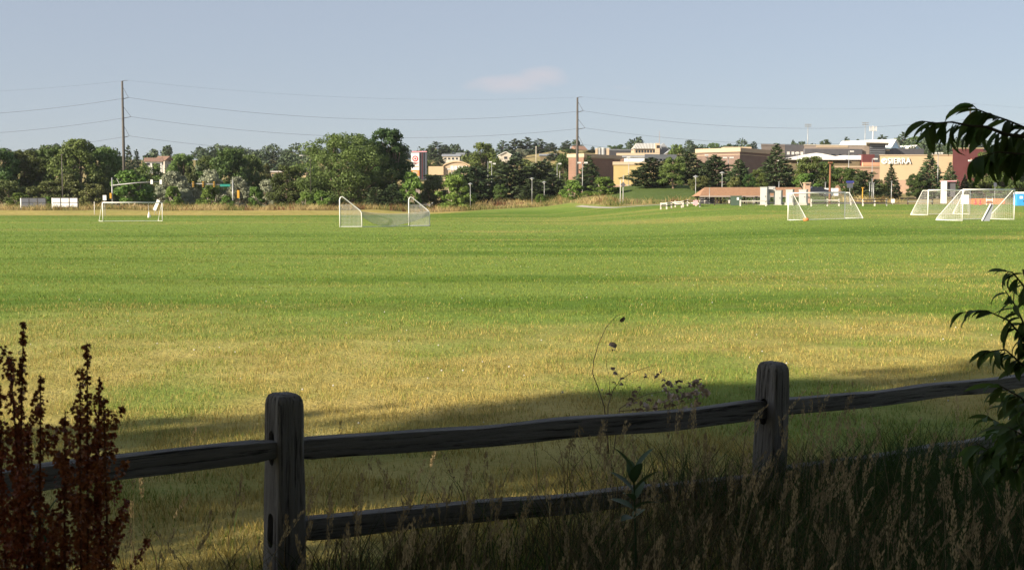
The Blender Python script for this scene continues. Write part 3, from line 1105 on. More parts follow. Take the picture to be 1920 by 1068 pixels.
TREES = [
    # the wooded left edge
    ('dark', -4, 279, 84, 284, 'dark leafy tree cut by the left photo edge'),
    ('dark', 46, 284, 84, 290, 'rounded leafy tree rising behind the grey panelled board'),
    ('dark', 100, 274, 78, 292, 'leafy tree directly behind the thin dark pole'),
    ('dark', 150, 263, 92, 286, 'tallest leafy tree of the left wood, right of the thin pole'),
    ('dark', 196, 277, 66, 294, 'dark leafy tree just left of the tall steel line pole'),
    ('mid', 222, 302, 60, 300, 'lower leafy tree behind the foot of the left steel pole'),
    ('olive', 14, 338, 62, 272, 'olive brown shrub at the left edge below the leafy tree'),
    ('olive', 92, 340, 66, 274, 'olive brown shrub above the gap between the two boards'),
    ('olive', 132, 326, 54, 275, 'tall olive brown shrub behind the white panelled board'),
    ('olive', 178, 345, 58, 273, 'dull olive shrub left of the white traffic mast'),
    ('bright', 36, 362, 34, 262, 'small bright green sapling at left end of grey board'),
    ('bright', 90, 369, 16, 260, 'thin bright sapling between the grey and white boards'),
    ('bright', 248, 320, 62, 266, 'bright green tree in front of the white traffic mast arm'),
    ('olive', 288, 335, 44, 290, 'dull green shrub behind the end of the white mast arm'),
    ('farpine', 243, 275, 18, 520, 'narrow dark far conifer just right of the left steel pole'),
    ('farpine', 258, 281, 14, 540, 'slim far conifer left of the red roofed hilltop house'),
    # between the two traffic masts
    ('mid', 284, 306, 58, 340, 'leafy tree below the red roofed house on the hill'),
    ('dark', 345, 290, 66, 306, 'dark tree with a thin spire right of the red roofed house'),
    ('dark', 394, 294, 62, 312, 'leafy tree above the row of yellow traffic signals'),
    ('dark', 434, 280, 74, 302, 'tall two humped leafy tree above the green street sign'),
    ('dark', 470, 291, 54, 310, 'leafy tree right of the two humped one, before the gap'),
    ('olive', 358, 312, 34, 296, 'brownish tree among the silvery shrubs'),
    ('silver', 330, 322, 58, 282, 'big silvery shrub left of the yellow signals'),
    ('silver', 394, 319, 52, 286, 'silvery shrub rising behind the yellow signals'),
    ('silver', 447, 332, 44, 284, 'silvery shrub behind the second mast pole'),
    ('silver', 503, 338, 48, 280, 'silvery shrub right of the yellow pedestrian signal'),
    ('silver', 346, 355, 34, 272, 'low silvery shrub between two bright saplings'),
    ('silver', 300, 352, 26, 274, 'small silvery shrub behind the tilted white board'),
    ('bright', 325, 350, 32, 264, 'bright sapling right of the tilted white board'),
    ('bright', 396, 348, 44, 264, 'bright round sapling below the yellow signals'),
    ('bright', 426, 367, 22, 260, 'small bright bush left of the second mast pole'),
    ('bright', 480, 351, 30, 264, 'bright sapling in front of the right hand silvery shrub'),
    ('olive', 500, 308, 28, 330, 'yellow green tree in the gap left of the big cottonwood'),
    ('dark', 520, 330, 44, 300, 'dark low tree behind the bright sapling, left of cottonwood'),
    ('mid', 541, 312, 72, 272, 'mid green tree at the left foot of the big cottonwood'),
    ('bright', 573, 361, 30, 262, 'small pale bush left of the sagging goal'),
    ('bright', 603, 358, 38, 262, 'pale round bush nearest the sagging goal, below the cottonwood'),
    ('farpine', 498, 290, 22, 560, 'far conifer, left of two in the skyline gap'),
    ('farpine', 515, 285, 24, 575, 'far conifer, right of two in the skyline gap'),
    ('farleaf', 545, 286, 34, 560, 'far leafy tree touching the left of the cottonwood'),
    ('farleaf', 468, 300, 40, 520, 'far leafy tree peeping over the left row'),
    # the big cottonwood pair
    ('big', 650, 252, 182, 272, 'huge spreading cottonwood behind the sagging goal'),
    ('big2', 728, 242, 88, 280, 'tall dark cottonwood beside the red and white pylon sign'),
    ('pine', 706, 350, 30, 262, 'small dark pine at the foot of the cottonwood, left one'),
    ('pine', 737, 345, 32, 262, 'small dark pine at the foot of the cottonwood, right one'),
    ('bright', 771, 324, 38, 268, 'bright young tree in front of the pylon sign'),
    ('olive', 812, 328, 52, 290, 'yellow olive tree right of the pylon sign'),
    ('bright', 855, 328, 60, 264, 'bright young tree with a lamp post sticking up behind'),
    # the grove in the middle
    ('mid', 905, 269, 74, 430, 'big leafy tree on the slope left of the gabled house'),
    ('dark', 868, 312, 44, 330, 'dark tree right of the arched beige building'),
    ('pine', 893, 312, 66, 286, 'dark pine left of the small lawn gap'),
    ('pine', 964, 300, 66, 292, 'dark round pine in the middle of the grove'),
    ('pine', 1012, 303, 62, 296, 'dark pine left of the pair of parking lot lamps'),
    ('pine', 1000, 334, 42, 270, 'thin brownish pine before the grove, left of saplings'),
    ('pine', 1036, 332, 44, 274, 'dark low pine right of the lantern lamp'),
    ('mid', 938, 345, 28, 276, 'small green tree at the small lawn gap'),
    ('mid', 1062, 288, 50, 345, 'leafy tree in front of the brown brick block, left end'),
    ('spruce', 1104, 292, 50, 306, 'dark spruce standing against the dark brick face'),
    ('bright', 1014, 364, 20, 262, 'smallest bright sapling on the bank'),
    ('bright', 1073, 338, 36, 258, 'bright sapling just left of the tall twin head lamp'),
    ('bright', 1133, 332, 48, 254, 'bright bushy sapling just right of the tall twin head lamp'),
    ('bright', 1105, 358, 30, 256, 'low pale bush between the two bright saplings'),
    # in front of the shops
    ('farleaf', 985, 299, 46, 420, 'leafy slope tree below the silvery hill tree'),
    ('farpine', 1022, 299, 40, 430, 'dark slope tree below the carport'),
    ('farleaf', 1052, 296, 40, 450, 'leafy slope tree left of the brown brick block roofline'),
    ('farpine', 1040, 284, 34, 560, 'dark hill tree right of the carport'),
    ('farpine', 918, 296, 34, 520, 'dark hill tree left of the small gabled house'),
    ('farleaf', 1070, 279, 30, 600, 'hill tree under the dark gabled house'),
    ('farpine', 1108, 281, 26, 600, 'hill tree right of the orange roofed house'),
    ('farleaf', 800, 300, 34, 520, 'hill tree just right of the pylon sign'),
    ('farpine', 825, 294, 30, 560, 'hill tree left of the arched beige building'),
    ('mid', 590, 330, 50, 290, 'leafy tree filling the left foot of the cottonwood'),
    ('dark', 270, 330, 50, 300, 'dark tree behind the white mast arm end'),
    ('dark', 455, 320, 60, 330, 'dark tree filling the gap above the second mast'),
    ('pine', 1220, 296, 58, 262, 'pine covering the right part of the yellow wall'),
    ('mid', 1262, 294, 48, 258, 'leafy tree between the two pines right of the yellow wall'),
    ('farleaf', 1270, 272, 44, 420, 'paler tree rising behind the yellow wall trees'),
    ('pine', 1292, 286, 46, 280, 'dark pine left of the red brown brick block'),
    ('olive', 1312, 330, 40, 252, 'brownish low tree left of the shelter roof'),
    ('pine', 1340, 291, 46, 262, 'broad pine in front of the lit red brown brick face'),
    ('pine', 1384, 299, 32, 258, 'small pine at the corner of the red brown brick block'),
    ('olive', 1378, 332, 32, 236, 'olive bush above the shelter roof, left one'),
    ('mid', 1404, 326, 28, 236, 'green bush above the shelter roof, right one'),
    ('spruce', 1455, 271, 68, 268, 'big dark spruce behind the white cabinets'),
    ('mid', 1518, 294, 62, 256, 'leafy tree under the white gabled roof'),
    ('bright', 1512, 326, 44, 244, 'lighter green tree above the brick chimney'),
    ('mid', 1578, 314, 50, 256, 'leafy tree right of the brown wooden pole'),
    ('pine', 1621, 321, 48, 232, 'low wide pine left of the lettered store front'),
    ('spruce', 1670, 309, 32, 240, 'small neat spruce under the store lettering'),
    ('spruce', 1742, 287, 56, 238, 'tall bushy spruce before the cream store wall'),
    ('spruce', 1780, 305, 32, 250, 'spruce at the corner of the maroon tower'),
    ('spruce', 1808, 327, 20, 244, 'little conifer against the maroon tower'),
    ('mid', 1845, 286, 56, 246, 'leafy tree at the right side of the maroon tower'),
    ('dark', 1900, 292, 70, 242, 'dark leafy tree at the right photo edge behind the overhanging leaves'),
    ('dark', 1950, 285, 60, 250, 'leafy tree cut by the right photo edge'),
    ('mid', 1246, 302, 40, 272, 'leafy tree filling the middle of the yellow wall trees'),
    ('mid', 1318, 302, 34, 282, 'leafy tree left of the broad pine'),
    ('mid', 1420, 318, 36, 254, 'leafy tree before the shaded brick face'),
    ('dark', 1546, 304, 44, 266, 'dark leafy tree directly behind the brown wooden pole'),
    ('mid', 1602, 317, 40, 256, 'leafy tree before the pink brick store wing'),
    ('olive', 1646, 336, 28, 232, 'small olive bush at the left foot of the cream store'),
    ('mid', 1716, 326, 34, 236, 'small leafy tree between the two store front spruces'),
    # skyline
    ('farpine', 818, 267, 42, 640, 'far dark tree clump right above the pylon sign'),
    ('farpine', 836, 272, 30, 650, 'far conifer left of the lone skyline pine'),
    ('farpine', 859, 271, 17, 660, 'lone skyline pine left of the leafy slope tree'),
    ('farpine', 943, 265, 30, 720, 'leftmost pine of the long skyline grove'),
    ('farpine', 966, 261, 36, 730, 'second pine of the long skyline grove'),
    ('farpine', 988, 259, 40, 735, 'tallest pine of the long skyline grove'),
    ('farpine', 1012, 262, 40, 725, 'fourth pine of the long skyline grove'),
    ('farpine', 1034, 268, 30, 720, 'rightmost pine of the long skyline grove'),
    ('silver', 976, 279, 26, 610, 'pale silvery tree beside the gabled house'),
    ('farpine', 1063, 264, 26, 700, 'dark skyline pine just left of the right steel pole'),
    ('farpine', 1111, 275, 10, 720, 'tiny skyline pine right of the right steel pole'),
    ('farleaf', 1145, 273, 24, 740, 'small skyline tree left of the lone narrow conifer'),
    ('farleaf', 1163, 271, 20, 740, 'small skyline tree nearest the ribbed roof church on its left'),
    ('farpine', 1183, 270, 11, 640, 'narrow conifer at the left end of the ribbed roof'),
    ('farpine', 1301, 271, 20, 700, 'skyline tree left of the round skyline tree, over brick block'),
    ('farleaf', 1338, 268, 26, 700, 'round skyline tree above the lit red brown brick block'),
    ('farleaf', 1383, 273, 30, 760, 'low skyline trees just left of the small round pine'),
    ('farpine', 1412, 266, 17, 700, 'small round skyline pine over the shaded brick face'),
    ('farpine', 1485, 263, 13, 720, 'skyline pine left of the leftmost stadium light'),
    ('farleaf', 1546, 262, 24, 720, 'skyline tree right of the leftmost stadium light'),
    ('farpine', 1585, 258, 22, 700, 'skyline pine left of the second stadium light'),
    ('farpine', 1606, 262, 18, 710, 'skyline pine touching the roof of the school, left of cell mast'),
    ('farpine', 1651, 254, 30, 760, 'skyline pines above the white barn roof'),
    ('farpine', 1690, 249, 26, 640, 'tall skyline pine right of the white barn'),
    ('farleaf', 1712, 256, 34, 640, 'skyline tree behind the tip of the overhanging branch'),
    ('farpine', 1745, 262, 40, 620, 'wooded skyline tree under the overhanging leaves, left'),
    ('farleaf', 1790, 266, 46, 610, 'wooded skyline tree under the overhanging leaves, middle'),
    ('farpine', 1840, 262, 50, 620, 'wooded skyline tree under the overhanging leaves, right'),
    ('farleaf', 1898, 258, 54, 620, 'wooded skyline tree at the right photo edge'),
    ('farleaf', 1702, 275, 38, 470, 'green tree between white barn and the cream store'),
]
for row in TREES:
    tree(*row)


# woods on the hill that read as one mass: leaf clumps spread over the slope
def far_woods():
    rg = np.random.default_rng(77)
    vs, var = [], []
    n_t = 0
    while n_t < 420:
        D = 440 + 420 * rg.random() ** 0.8
        px = rg.random() * 2300 - 190
        x = PX(px, D)
        if 770 < px < 1140 and D < 690 and rg.random() < .45:
            continue
        if 1000 < px < 1700 and D < 640:
            continue
        if fbm(x, D, 60.0, 2) < 0.42:
            continue
        n_t += 1
        H = 5 + 4.5 * rg.random()
        Rw = H * (0.32 + 0.2 * rg.random())
        n = 260
        d = unit(rg, n)
        r = 0.55 + 0.5 * rg.random(n)
        c = np.stack([x + d[:, 0] * Rw * r, D + d[:, 1] * Rw * r, Z(x, D) + H * (0.55 + 0.45 * d[:, 2] * r)], -1)
        ln = 0.9 + 0.7 * rg.random(n)
        vs.append(leaf_quads(c, unit(rg, n), d + unit(rg, n) * .7, ln, ln * .75))
        var.append(np.repeat(np.clip(0.5 * rg.random(n) + 0.5 * rg.random(), 0, 1), 4))
    v = np.concatenate(vs)
    me = np_mesh('far_woods', v, np.arange(len(v)).reshape(-1, 4), M['needle_far'], var=np.concatenate(var))
    tag(obj('far_woods', me), 'hazy dark woods covering the far hillside', 'woods', kind='stuff')


far_woods()

# trees beside and behind the photographer: they stand outside the picture and shade the fence
SHADE = broadleaf_meshes(301, 17000, 66, H=10, Rw=4.2, base=.10, shape=.6, leaf=.22, rc=.18, mat='leaf_dark', stems=2)
SPARSE = broadleaf_meshes(307, 11000, 46, H=10, Rw=4.2, base=.16, shape=.6, leaf=.22, rc=.165, mat='leaf_dark', stems=2)
SV = Vector((-SUN_H.x, -SUN_H.y, 0))
NV = Vector((-SV.y, SV.x, 0))
for (t, n, sx, sz, lab) in (
        (-14.0, 5.0, 0.95, 1.12, 'leafy shade tree beside the fence, left of the photographer'),
        (-11.0, 0.2, 0.95, 1.15, 'leafy shade tree behind the photographer on the left'),
        (-15.0, -5.0, 1.0, 1.15, 'leafy shade tree farthest behind the photographer'),
        (-32.0, 0.0, 1.0, 1.2, 'leafy shade tree at the back of the shade thicket')):
    p = SV * t + NV * n
    o = thing('shade_tree', (p.x, p.y, Z(p.x, p.y)), lab, 'tree', 'trees that shade the fence', rnd.random() * 6)
    o.scale = (sx, sx, sz)
    obj('trunk', (SPARSE if n == 5.0 else SHADE)[0], o)
    obj('crown', (SPARSE if n == 5.0 else SHADE)[1], o)
HT, HN, HROT = -21.0, 6.05, 3.0
HIGH2 = broadleaf_meshes(339, 12500, 56, H=10, Rw=5.2, base=.36, shape=.55, leaf=.26, rc=.155, mat='leaf_dark', stems=1)
HIGH = broadleaf_meshes(333, 26000, 100, H=10, Rw=5.2, base=.36, shape=.55, leaf=.28, rc=.19, mat='leaf_dark', stems=1)  # unseen canopy, added to keep skylight off the foreground
for (x, y, sx, sz, lab) in ((4.4, 1.0, 1.0, 1.0, 'high crowned shade tree standing right of the photographer'),
                            (-3.6, -4.2, 1.0, 1.0, 'high crowned shade tree standing behind the photographer'),
                            ((SV * HT + NV * HN).x, (SV * HT + NV * HN).y, 0.85, 1.5, 'tallest shade tree, standing left behind the photographer'),
                            (-1.6, 0.7, 0.9, 1.0, 'high crowned shade tree standing just left of the photographer'),
                            (8.5, 5.0, 0.9, 1.0, 'high crowned shade tree beyond the right photo edge')):
    o = thing('shade_tree', (x, y, Z(x, y)), lab, 'tree', 'trees that shade the fence', rnd.random() * 6)
    o.scale = (sx, sx, sz)
    if sz == 1.5:
        o.rotation_euler.z = HROT
    obj('trunk', (HIGH2 if sz == 1.5 else HIGH)[0], o)
    obj('crown', (HIGH2 if sz == 1.5 else HIGH)[1], o)
for (x, y, sx, sz, lab) in ((2.0, -7.0, 1.0, .9, 'leafy shade tree low behind the photographer on the right'),
                            (9.5, -4.0, 1.0, .9, 'leafy shade tree far behind the photographer on the right')):  # both added out of view to block the sky behind the camera
    o = thing('shade_tree', (x, y, Z(x, y)), lab, 'tree', 'trees that shade the fence', rnd.random() * 6)
    o.scale = (sx, sx, sz)
    obj('trunk', SHADE[0], o)
    obj('crown', SHADE[1], o)
# ------------------------------------------------------------------ buildings
def offset(poly, d):
    n = len(poly)
    out = []
    for i in range(n):
        p0, p1, p2 = Vector(poly[i - 1]), Vector(poly[i]), Vector(poly[(i + 1) % n])
        d1 = (p1 - p0).normalized()
        d2 = (p2 - p1).normalized()
        n1 = Vector((d1.y, -d1.x))
        n2 = Vector((d2.y, -d2.x))
        b = (n1 + n2)
        b = b / max(0.3, b.dot(n1) if b.length else 1)
        out.append((p1.x + b.x * d, p1.y + b.y * d))
    return out


def rect_from(front_l, front_r, depth):
    """footprint from the two front corners (left, right as seen) going back by depth; counter-clockwise"""
    a, b = Vector(front_l), Vector(front_r)
    nb = ((a + b) / 2 if depth > 30 else a).normalized()      # side walls run away from the viewer
    return [tuple(a), tuple(b), tuple(b + nb * depth), tuple(a + nb * depth)]


def rel(poly, o):
    return [(x - o[0], y - o[1]) for x, y in poly]


def building(name, label, poly, z0, z1, wall, cornice=None, ch=0.9, cout=0.35, base=None, bh=1.2, band_mat=None, roof=None, cat='building'):
    o = Vector((sum(p[0] for p in poly) / len(poly), sum(p[1] for p in poly) / len(poly), z0))
    t = thing(name, o, label, cat)
    pl = rel(poly, o)
    h = z1 - z0
    top = h - (ch if cornice else 0)
    MB().prism(pl, -2.0, top).build('wall', M[wall], t)
    if cornice:
        MB().prism(offset(pl, cout), top, h).build('cornice', M[cornice], t)
    if base:
        MB().prism(offset(pl, 0.06), -1.9, bh).build('base_course', M[base], t)
    if roof:
        MB().prism(offset(pl, -0.5), top + .002, h + 0.05).build('roof', M[roof], t)
    return t, pl


def seg(a, b, t):
    return (a[0] + (b[0] - a[0]) * t, a[1] + (b[1] - a[1]) * t)


def wall_piece(t, a, b, t0, t1, z0, z1, mat, name='window', proud=0.05, frame=None):
    """a flat panel proud of the wall that runs from a to b (local x, y), outward to the right-hand side"""
    p, q = Vector(seg(a, b, t0)), Vector(seg(a, b, t1))
    d = (q - p).normalized()
    n = Vector((d.y, -d.x))
    mb = MB()
    c = (p + q) / 2 + n * 0.0
    ang = math.atan2(d.y, d.x)
    mb.box((c.x, c.y, (z0 + z1) / 2), ((q - p).length, proud * 2, z1 - z0), ang)
    o = mb.build(name, M[mat], t)
    if frame:
        f = MB()
        L = (q - p).length
        for zz in (z0, z1):
            f.box((c.x, c.y, zz), (L + .2, proud * 2 + .06, .12), ang)
        for e in (p, q):
            f.box((e.x, e.y, (z0 + z1) / 2), (.12, proud * 2 + .05, z1 - z0), ang)
        f.build('frame', M[frame], o)
    return o


def G2(px, D):
    return (PX(px, D), D)


# brown brick block, lit left face and shaded right face
def corner_poly(px, D, Ll, Lr, a=0.6435):
    c = Vector(G2(px, D))
    l = c + Vector((-math.cos(a), math.sin(a))) * Ll
    r = c + Vector((math.sin(a), math.cos(a))) * Lr
    return [tuple(c), tuple(r), tuple(r + (l - c)), tuple(l)]


t, pl = building('brick_building', 'brown brick block with tan cornice left of the yellow wall', corner_poly(1094, 330, 5.0, 19.0), 6.0, PZ(288, 330), 'brick_brown', 'tan', 0.95, 0.35)
MB().prism(offset(pl, 0.08), PZ(296, 330) - 6.0, PZ(295, 330) - 6.0).build('string_course', M['tan'], t)

t, pl = building('brick_building', 'red brown brick block with tan cornice behind the broad pine', corner_poly(1386, 300, 12.0, 19.0), 5.2, PZ(277, 300), 'brick_red', 'tan', 1.0, 0.3)
MB().prism(offset(pl, 0.07), PZ(290, 300) - 5.2, PZ(289, 300) - 5.2).build('string_course', M['tan'], t)
MB().box((1.0, 4.0, PZ(272, 305) - 6.0), (7, 5, 1.4), 0.0).build('roof_unit', M['tan'], t)

# yellow store
poly = rect_from(G2(1150, 319), G2(1270, 317), 10)
t, pl = building('yellow_store', 'pale yellow store wall with tan cornice beside the brown brick block', poly, 5.9, PZ(303, 318), 'yellow_wall', 'tan', 0.85, 0.25, 'brick_pink', 1.15)
MB().prism(offset(pl, 0.10), 1.15, 1.32).build('ledge', M['tan'], t)
a, b = pl[0], pl[1]
for k in range(1, 6):
    wall_piece(t, a, b, k / 6 - .0015, k / 6 + .0015, 1.32, PZ(309, 318) - 5.95, 'tan', 'wall_joint', 0.015)
wall_piece(t, a, b, 0.405, 0.42, 0.0, 1.15, 'terracotta', 'downpipe', 0.15)

# blocks behind the yellow store
t, pl = building('flat_shop', 'low white walled shop with long tan parapet behind the yellow store', rect_from(G2(1157, 352), G2(1232, 351), 12), 6.0, PZ(287, 352), 'white', 'tan', 0.7, 0.3)
wall_piece(t, pl[0], pl[1], 0.02, 0.16, 4.0, PZ(296, 352) - 6.0, 'terracotta', 'brick_panel', 0.10)
wall_piece(t, pl[0], pl[1], 0.0, 0.99, PZ(295, 352) - 6.0, PZ(292, 352) - 6.0, 'grey_roof', 'awning', 0.5)
t, pl = building('grey_shop', 'grey blue shop with a strip of windows right of the white shop', rect_from(G2(1210, 346), G2(1266, 350), 10), 6.0, PZ(289, 346), 'white', 'grey_roof', 1.3, 0.3)
for k in range(7):
    wall_piece(t, pl[0], pl[1], 0.04 + k * .135, 0.04 + k * .135 + .11, PZ(301, 346) - 6, PZ(297, 346) - 6, 'glass', 'window', 0.06, 'white')


def gable_house(name, label, px, D, wpx, eave_py, ridge_py, depth, wall, roof, rz=0.0, windows=3, base_py=None, gable_front=False, over=0.5, cat='house', win_rows=None):
    x = PX(px, D)
    z = Z(x, D)
    if base_py is not None:
        z = PZ(base_py, D)
    w = wpx * D / FOC
    he = PZ(eave_py, D) - z
    hr = PZ(ridge_py, D) - z
    t = thing(name, (x, D, z), label, cat, None, rz)
    if gable_front:
        MB().profile([(-w / 2, -3), (w / 2, -3), (w / 2, he), (0, hr), (-w / 2, he)], 0, depth).build('wall', M[wall], t)
        th = 0.25
        mb = MB()
        for s in (-1, 1):
            dx = w / 2 + over
            dz = (hr - he) * (over / (w / 2))
            mb.profile([(0, hr + th), (s * dx, he - dz + th), (s * dx, he - dz + .01), (0, hr + .01)] if s > 0 else [(0, hr + .01), (s * dx, he - dz + .01), (s * dx, he - dz + th), (0, hr + th)], -over, depth + over)
        mb.build('roof', M[roof], t)
    else:
        mb = MB()
        mb.box((0, depth / 2, (he - 3) / 2), (w, depth, he + 3))
        mb.build('wall', M[wall], t)
        o = over
        ins = min(w * .0 + .0, 0)
        W2 = w / 2 + o
        mb = MB()
        mb.add([(-W2, -o, he), (W2, -o, he), (W2, depth + o, he), (-W2, depth + o, he), (-W2, depth / 2, hr), (W2, depth / 2, hr),
                ], [(3, 2, 1, 0), (0, 1, 5, 4), (2, 3, 4, 5), (0, 4, 3), (1, 2, 5)])
        mb.build('roof', M[roof], t)
    for k in range(windows):
        fx = (k + 0.5) / windows - 0.5
        wdt = min(1.4, w / windows * .5)
        mb = MB().box((fx * w * .9, -0.03, he * .45), (wdt, .12, min(1.2, he * .45)))
        wo = mb.build('window', M['glass'], t)
        MB().box((fx * w * .9, -0.05, he * .45 - min(1.2, he * .45) / 2 - .05), (wdt + .25, .16, .1)).build('sill', M['white'], wo)
    return t


# houses on the hill
gable_house('hill_house', 'red roofed pale house on the hill right of the left steel pole', 289, 500, 30, 303, 295, 9, 'white', 'terracotta', 0.25, 3, 312)
gable_house('hill_house', 'small tan tile roofed house just above the pale hill house', 301, 520, 20, 301, 292, 8, 'beige_wall', 'terracotta', -0.2, 2, 312)
gable_house('hill_house', 'half hidden house with a pale gable left of the cottonwood', 540, 560, 16, 300, 292, 8, 'pink_wall', 'terracotta', 0.1, 2, 308, True)
gable_house('low_shed', 'low cream building showing through the trees left of the cottonwood', 563, 420, 22, 319, 314, 8, 'cream', 'grey_roof', 0.0, 2, 330)
gable_house('low_shed', 'pale flat walled building behind the yellow green tree', 520, 430, 28, 323, 320, 8, 'cream', 'beige_wall', 0.0, 2, 332)
gable_house('hill_house', 'long low grey white house on the hill right of the pylon sign', 846, 600, 32, 293, 288, 9, 'beige_wall', 'grey_roof', 0.0, 4, 301)
gable_house('hill_house', 'white end of the long house beside the leafy slope tree', 863, 606, 14, 290, 286, 8, 'white', 'grey_roof', 0.0, 1, 300)
gable_house('hill_house', 'small gabled grey house in the middle of the hill', 948, 560, 20, 290, 285, 9, 'beige_wall', 'white', 0.1, 1, 301, True)
gable_house('carport', 'dark roofed open carport with white posts on the hill', 1028, 560, 30, 292, 288, 8, 'olive_wall', 'grey_roof', 0.0, 0, 300)
gable_house('hill_house', 'orange roofed house on the hill behind the right steel pole', 1090, 640, 20, 281, 273, 9, 'beige_wall', 'terracotta', 0.3, 2, 290)
gable_house('hill_house', 'dark gabled house left of the right steel pole', 1077, 650, 12, 279, 273, 8, 'grey_brown', 'grey_roof', 0.0, 1, 290)


# arched beige building below the hill houses
def arched():
    D = 420
    x0, x1 = PX(832, D), PX(880, D)
    z = PZ(328, D)
    t = thing('arched_building', ((x0 + x1) / 2, D, z), 'beige building with a shallow arched front below the hill houses', 'building')
    w = x1 - x0
    he, hr = PZ(312, D) - z, PZ(304, D) - z
    pts = [(-w / 2, -3), (w / 2, -3)]
    for k in range(9):
        s = 1 - k / 4
        pts.append((s * w / 2, he + (hr - he) * (1 - s * s)))
    MB().profile(pts, 0, 14).build('wall', M['tan'], t)
    roof = [(-w / 2 - .3, he - .2)] 
    up, lo = [], []
    for k in range(9):
        s = 1 - k / 4
        up.append((s * (w / 2 + .3), he + .45 + (hr - he) * (1 - s * s)))
        lo.append((s * (w / 2 + .3), he + .02 + (hr - he) * (1 - s * s)))
    MB().profile(lo[::-1] + up, -.4, 14.4).build('roof', M['cream'], t)
    for k in range(5):
        MB().box((-1.5 + k * 1.25, -.05, he - .6), (1.0, .2, 1.5)).build('window', M['white_panel'], t)
    MB().box((-w / 2 - 2.6, 2, (PZ(312, D) - z) / 2), (5.2, 6, PZ(312, D) - z)).build('side_wing', M['cream'], t)


arched()


# church with ribbed metal roof
def church():
    D = 480
    z = PZ(290, D)
    xl, xr = PX(1188, D), PX(1254, D)
    t = thing('church', ((xl + xr) / 2, D, z), 'church with pale ribbed metal roof and thin spire on the hill', 'church')
    w = xr - xl
    he, hr = PZ(279, D) - z, PZ(267.5, D) - z
    dep = 12
    cx = w * 0.18
    MB().box((-w / 2 + (w / 2 + cx) / 2, dep / 2, (he - 3) / 2), (w / 2 + cx, dep, he + 3)).build('wall', M['tan'], t)
    a0, a1 = -w / 2 - .3, cx + .2
    mb = MB()
    mb.add([(a0, -.8, he), (a1, -.8, he), (a1 + .5, dep / 2, hr), (a0 + 1.6, dep / 2, hr), (a0, dep + .8, he), (a1, dep + .8, he)],
           [(0, 1, 2, 3), (5, 4, 3, 2), (1, 5, 2), (4, 0, 3), (4, 5, 1, 0)])
    rf = mb.build('roof', M['metal_roof'], t)
    for k in range(16):
        f = (k + .5) / 16
        p = Vector((a0 + (a1 - a0) * f, -.8, he + .06))
        q = Vector((a0 + 1.6 + (a1 + .5 - a0 - 1.6) * f, dep / 2, hr + .06))
        MB().beam(p, q, .16, .14).build('rib', M['white'], rf)
    for k in range(7):
        MB().box((-w / 2 + 1.0 + k * (w / 2 + cx - 1.5) / 7, -.03, he * .55), (.75, .14, he * .45)).build('window', M['glass'], t)
    gx0, gx1 = cx + .4, w / 2
    g = MB()
    gm = (gx0 + gx1) / 2
    g.profile([(gx0, -3), (gx1, -3), (gx1, he), (gm, hr), (gx0, he)], 1.5, dep)
    gw = g.build('gable_wing', M['grey_roof'], t)
    for k in range(6):
        zz = he * .2 + k * .55
        MB().box((gm, 1.46, zz), ((gx1 - gx0) * (.94 if zz < he else .94 * (hr - zz) / (hr - he)), .08, .12)).build('louvre', M['dark_grey_wall'], gw)
    tx = PX(1231, D) - (xl + xr) / 2
    MB().box((tx, -1.2, (PZ(269, D) - z) / 2), (1.7, 1.7, PZ(269, D) - z)).build('tower', M['tan'], t)
    MB().box((tx + .2, -1.25, (PZ(270, D) - z) - 1.2), (1.2, 1.75, 1.1)).build('belfry_opening', M['dark'], t)
    MB().tube([(tx + .8, -1.2, PZ(288, D) - z), (tx + .8, -1.2, PZ(246, D) - z)], [.18, .05], 5).build('spire', M['grey_brown'], t)


church()
gable_house('tan_annex', 'tan gable end right of the ribbed roof church', 1259, 470, 18, 287, 280, 8, 'tan', 'grey_roof', 0.0, 0, 292, True, 0.3, 'building')

# rooftop machinery and long dark block behind the brown brick block
t, pl = building('flat_block', 'long dark flat roofed block behind the brown brick building', rect_from(G2(1116, 400), G2(1182, 404), 10), 8.0, PZ(279, 400), 'dark_grey_wall', 'grey_roof', 0.5, 0.1)
for k, (px, w_, mat) in enumerate(((1118, 4, 'tan'), (1124, 5, 'white'), (1131, 8, 'white'), (1139, 5, 'tan'))):
    D = 388
    x = PX(px, D)
    z0 = PZ(289, D)
    o = thing('roof_machine', (x, D, z0), ['tan rooftop box, leftmost above the brown brick block', 'narrow white rooftop drum second from left above the brown brick block', 'wide white rooftop drum third from left above the brown brick block', 'tan rooftop box, rightmost above the brown brick block'][k], 'roof unit', 'rooftop machines')
    h = PZ(278.5, D) - z0
    wd = w_ * D / FOC
    if mat == 'white':
        MB().tube([(0, 0, -2), (0, 0, h)], wd / 2, 12).build('drum', M['galv'], o)
        MB().tube([(0, 0, h), (0, 0, h + .12)], wd / 2 + .06, 12).build('rim', M['white'], o)
    else:
        MB().box((0, 0, h / 2 - 1), (wd, wd, h + 2)).build('casing', M['tan'], o)
        MB().box((0, 0, h + .06), (wd + .15, wd + .15, .12)).build('cap', M['white'], o)

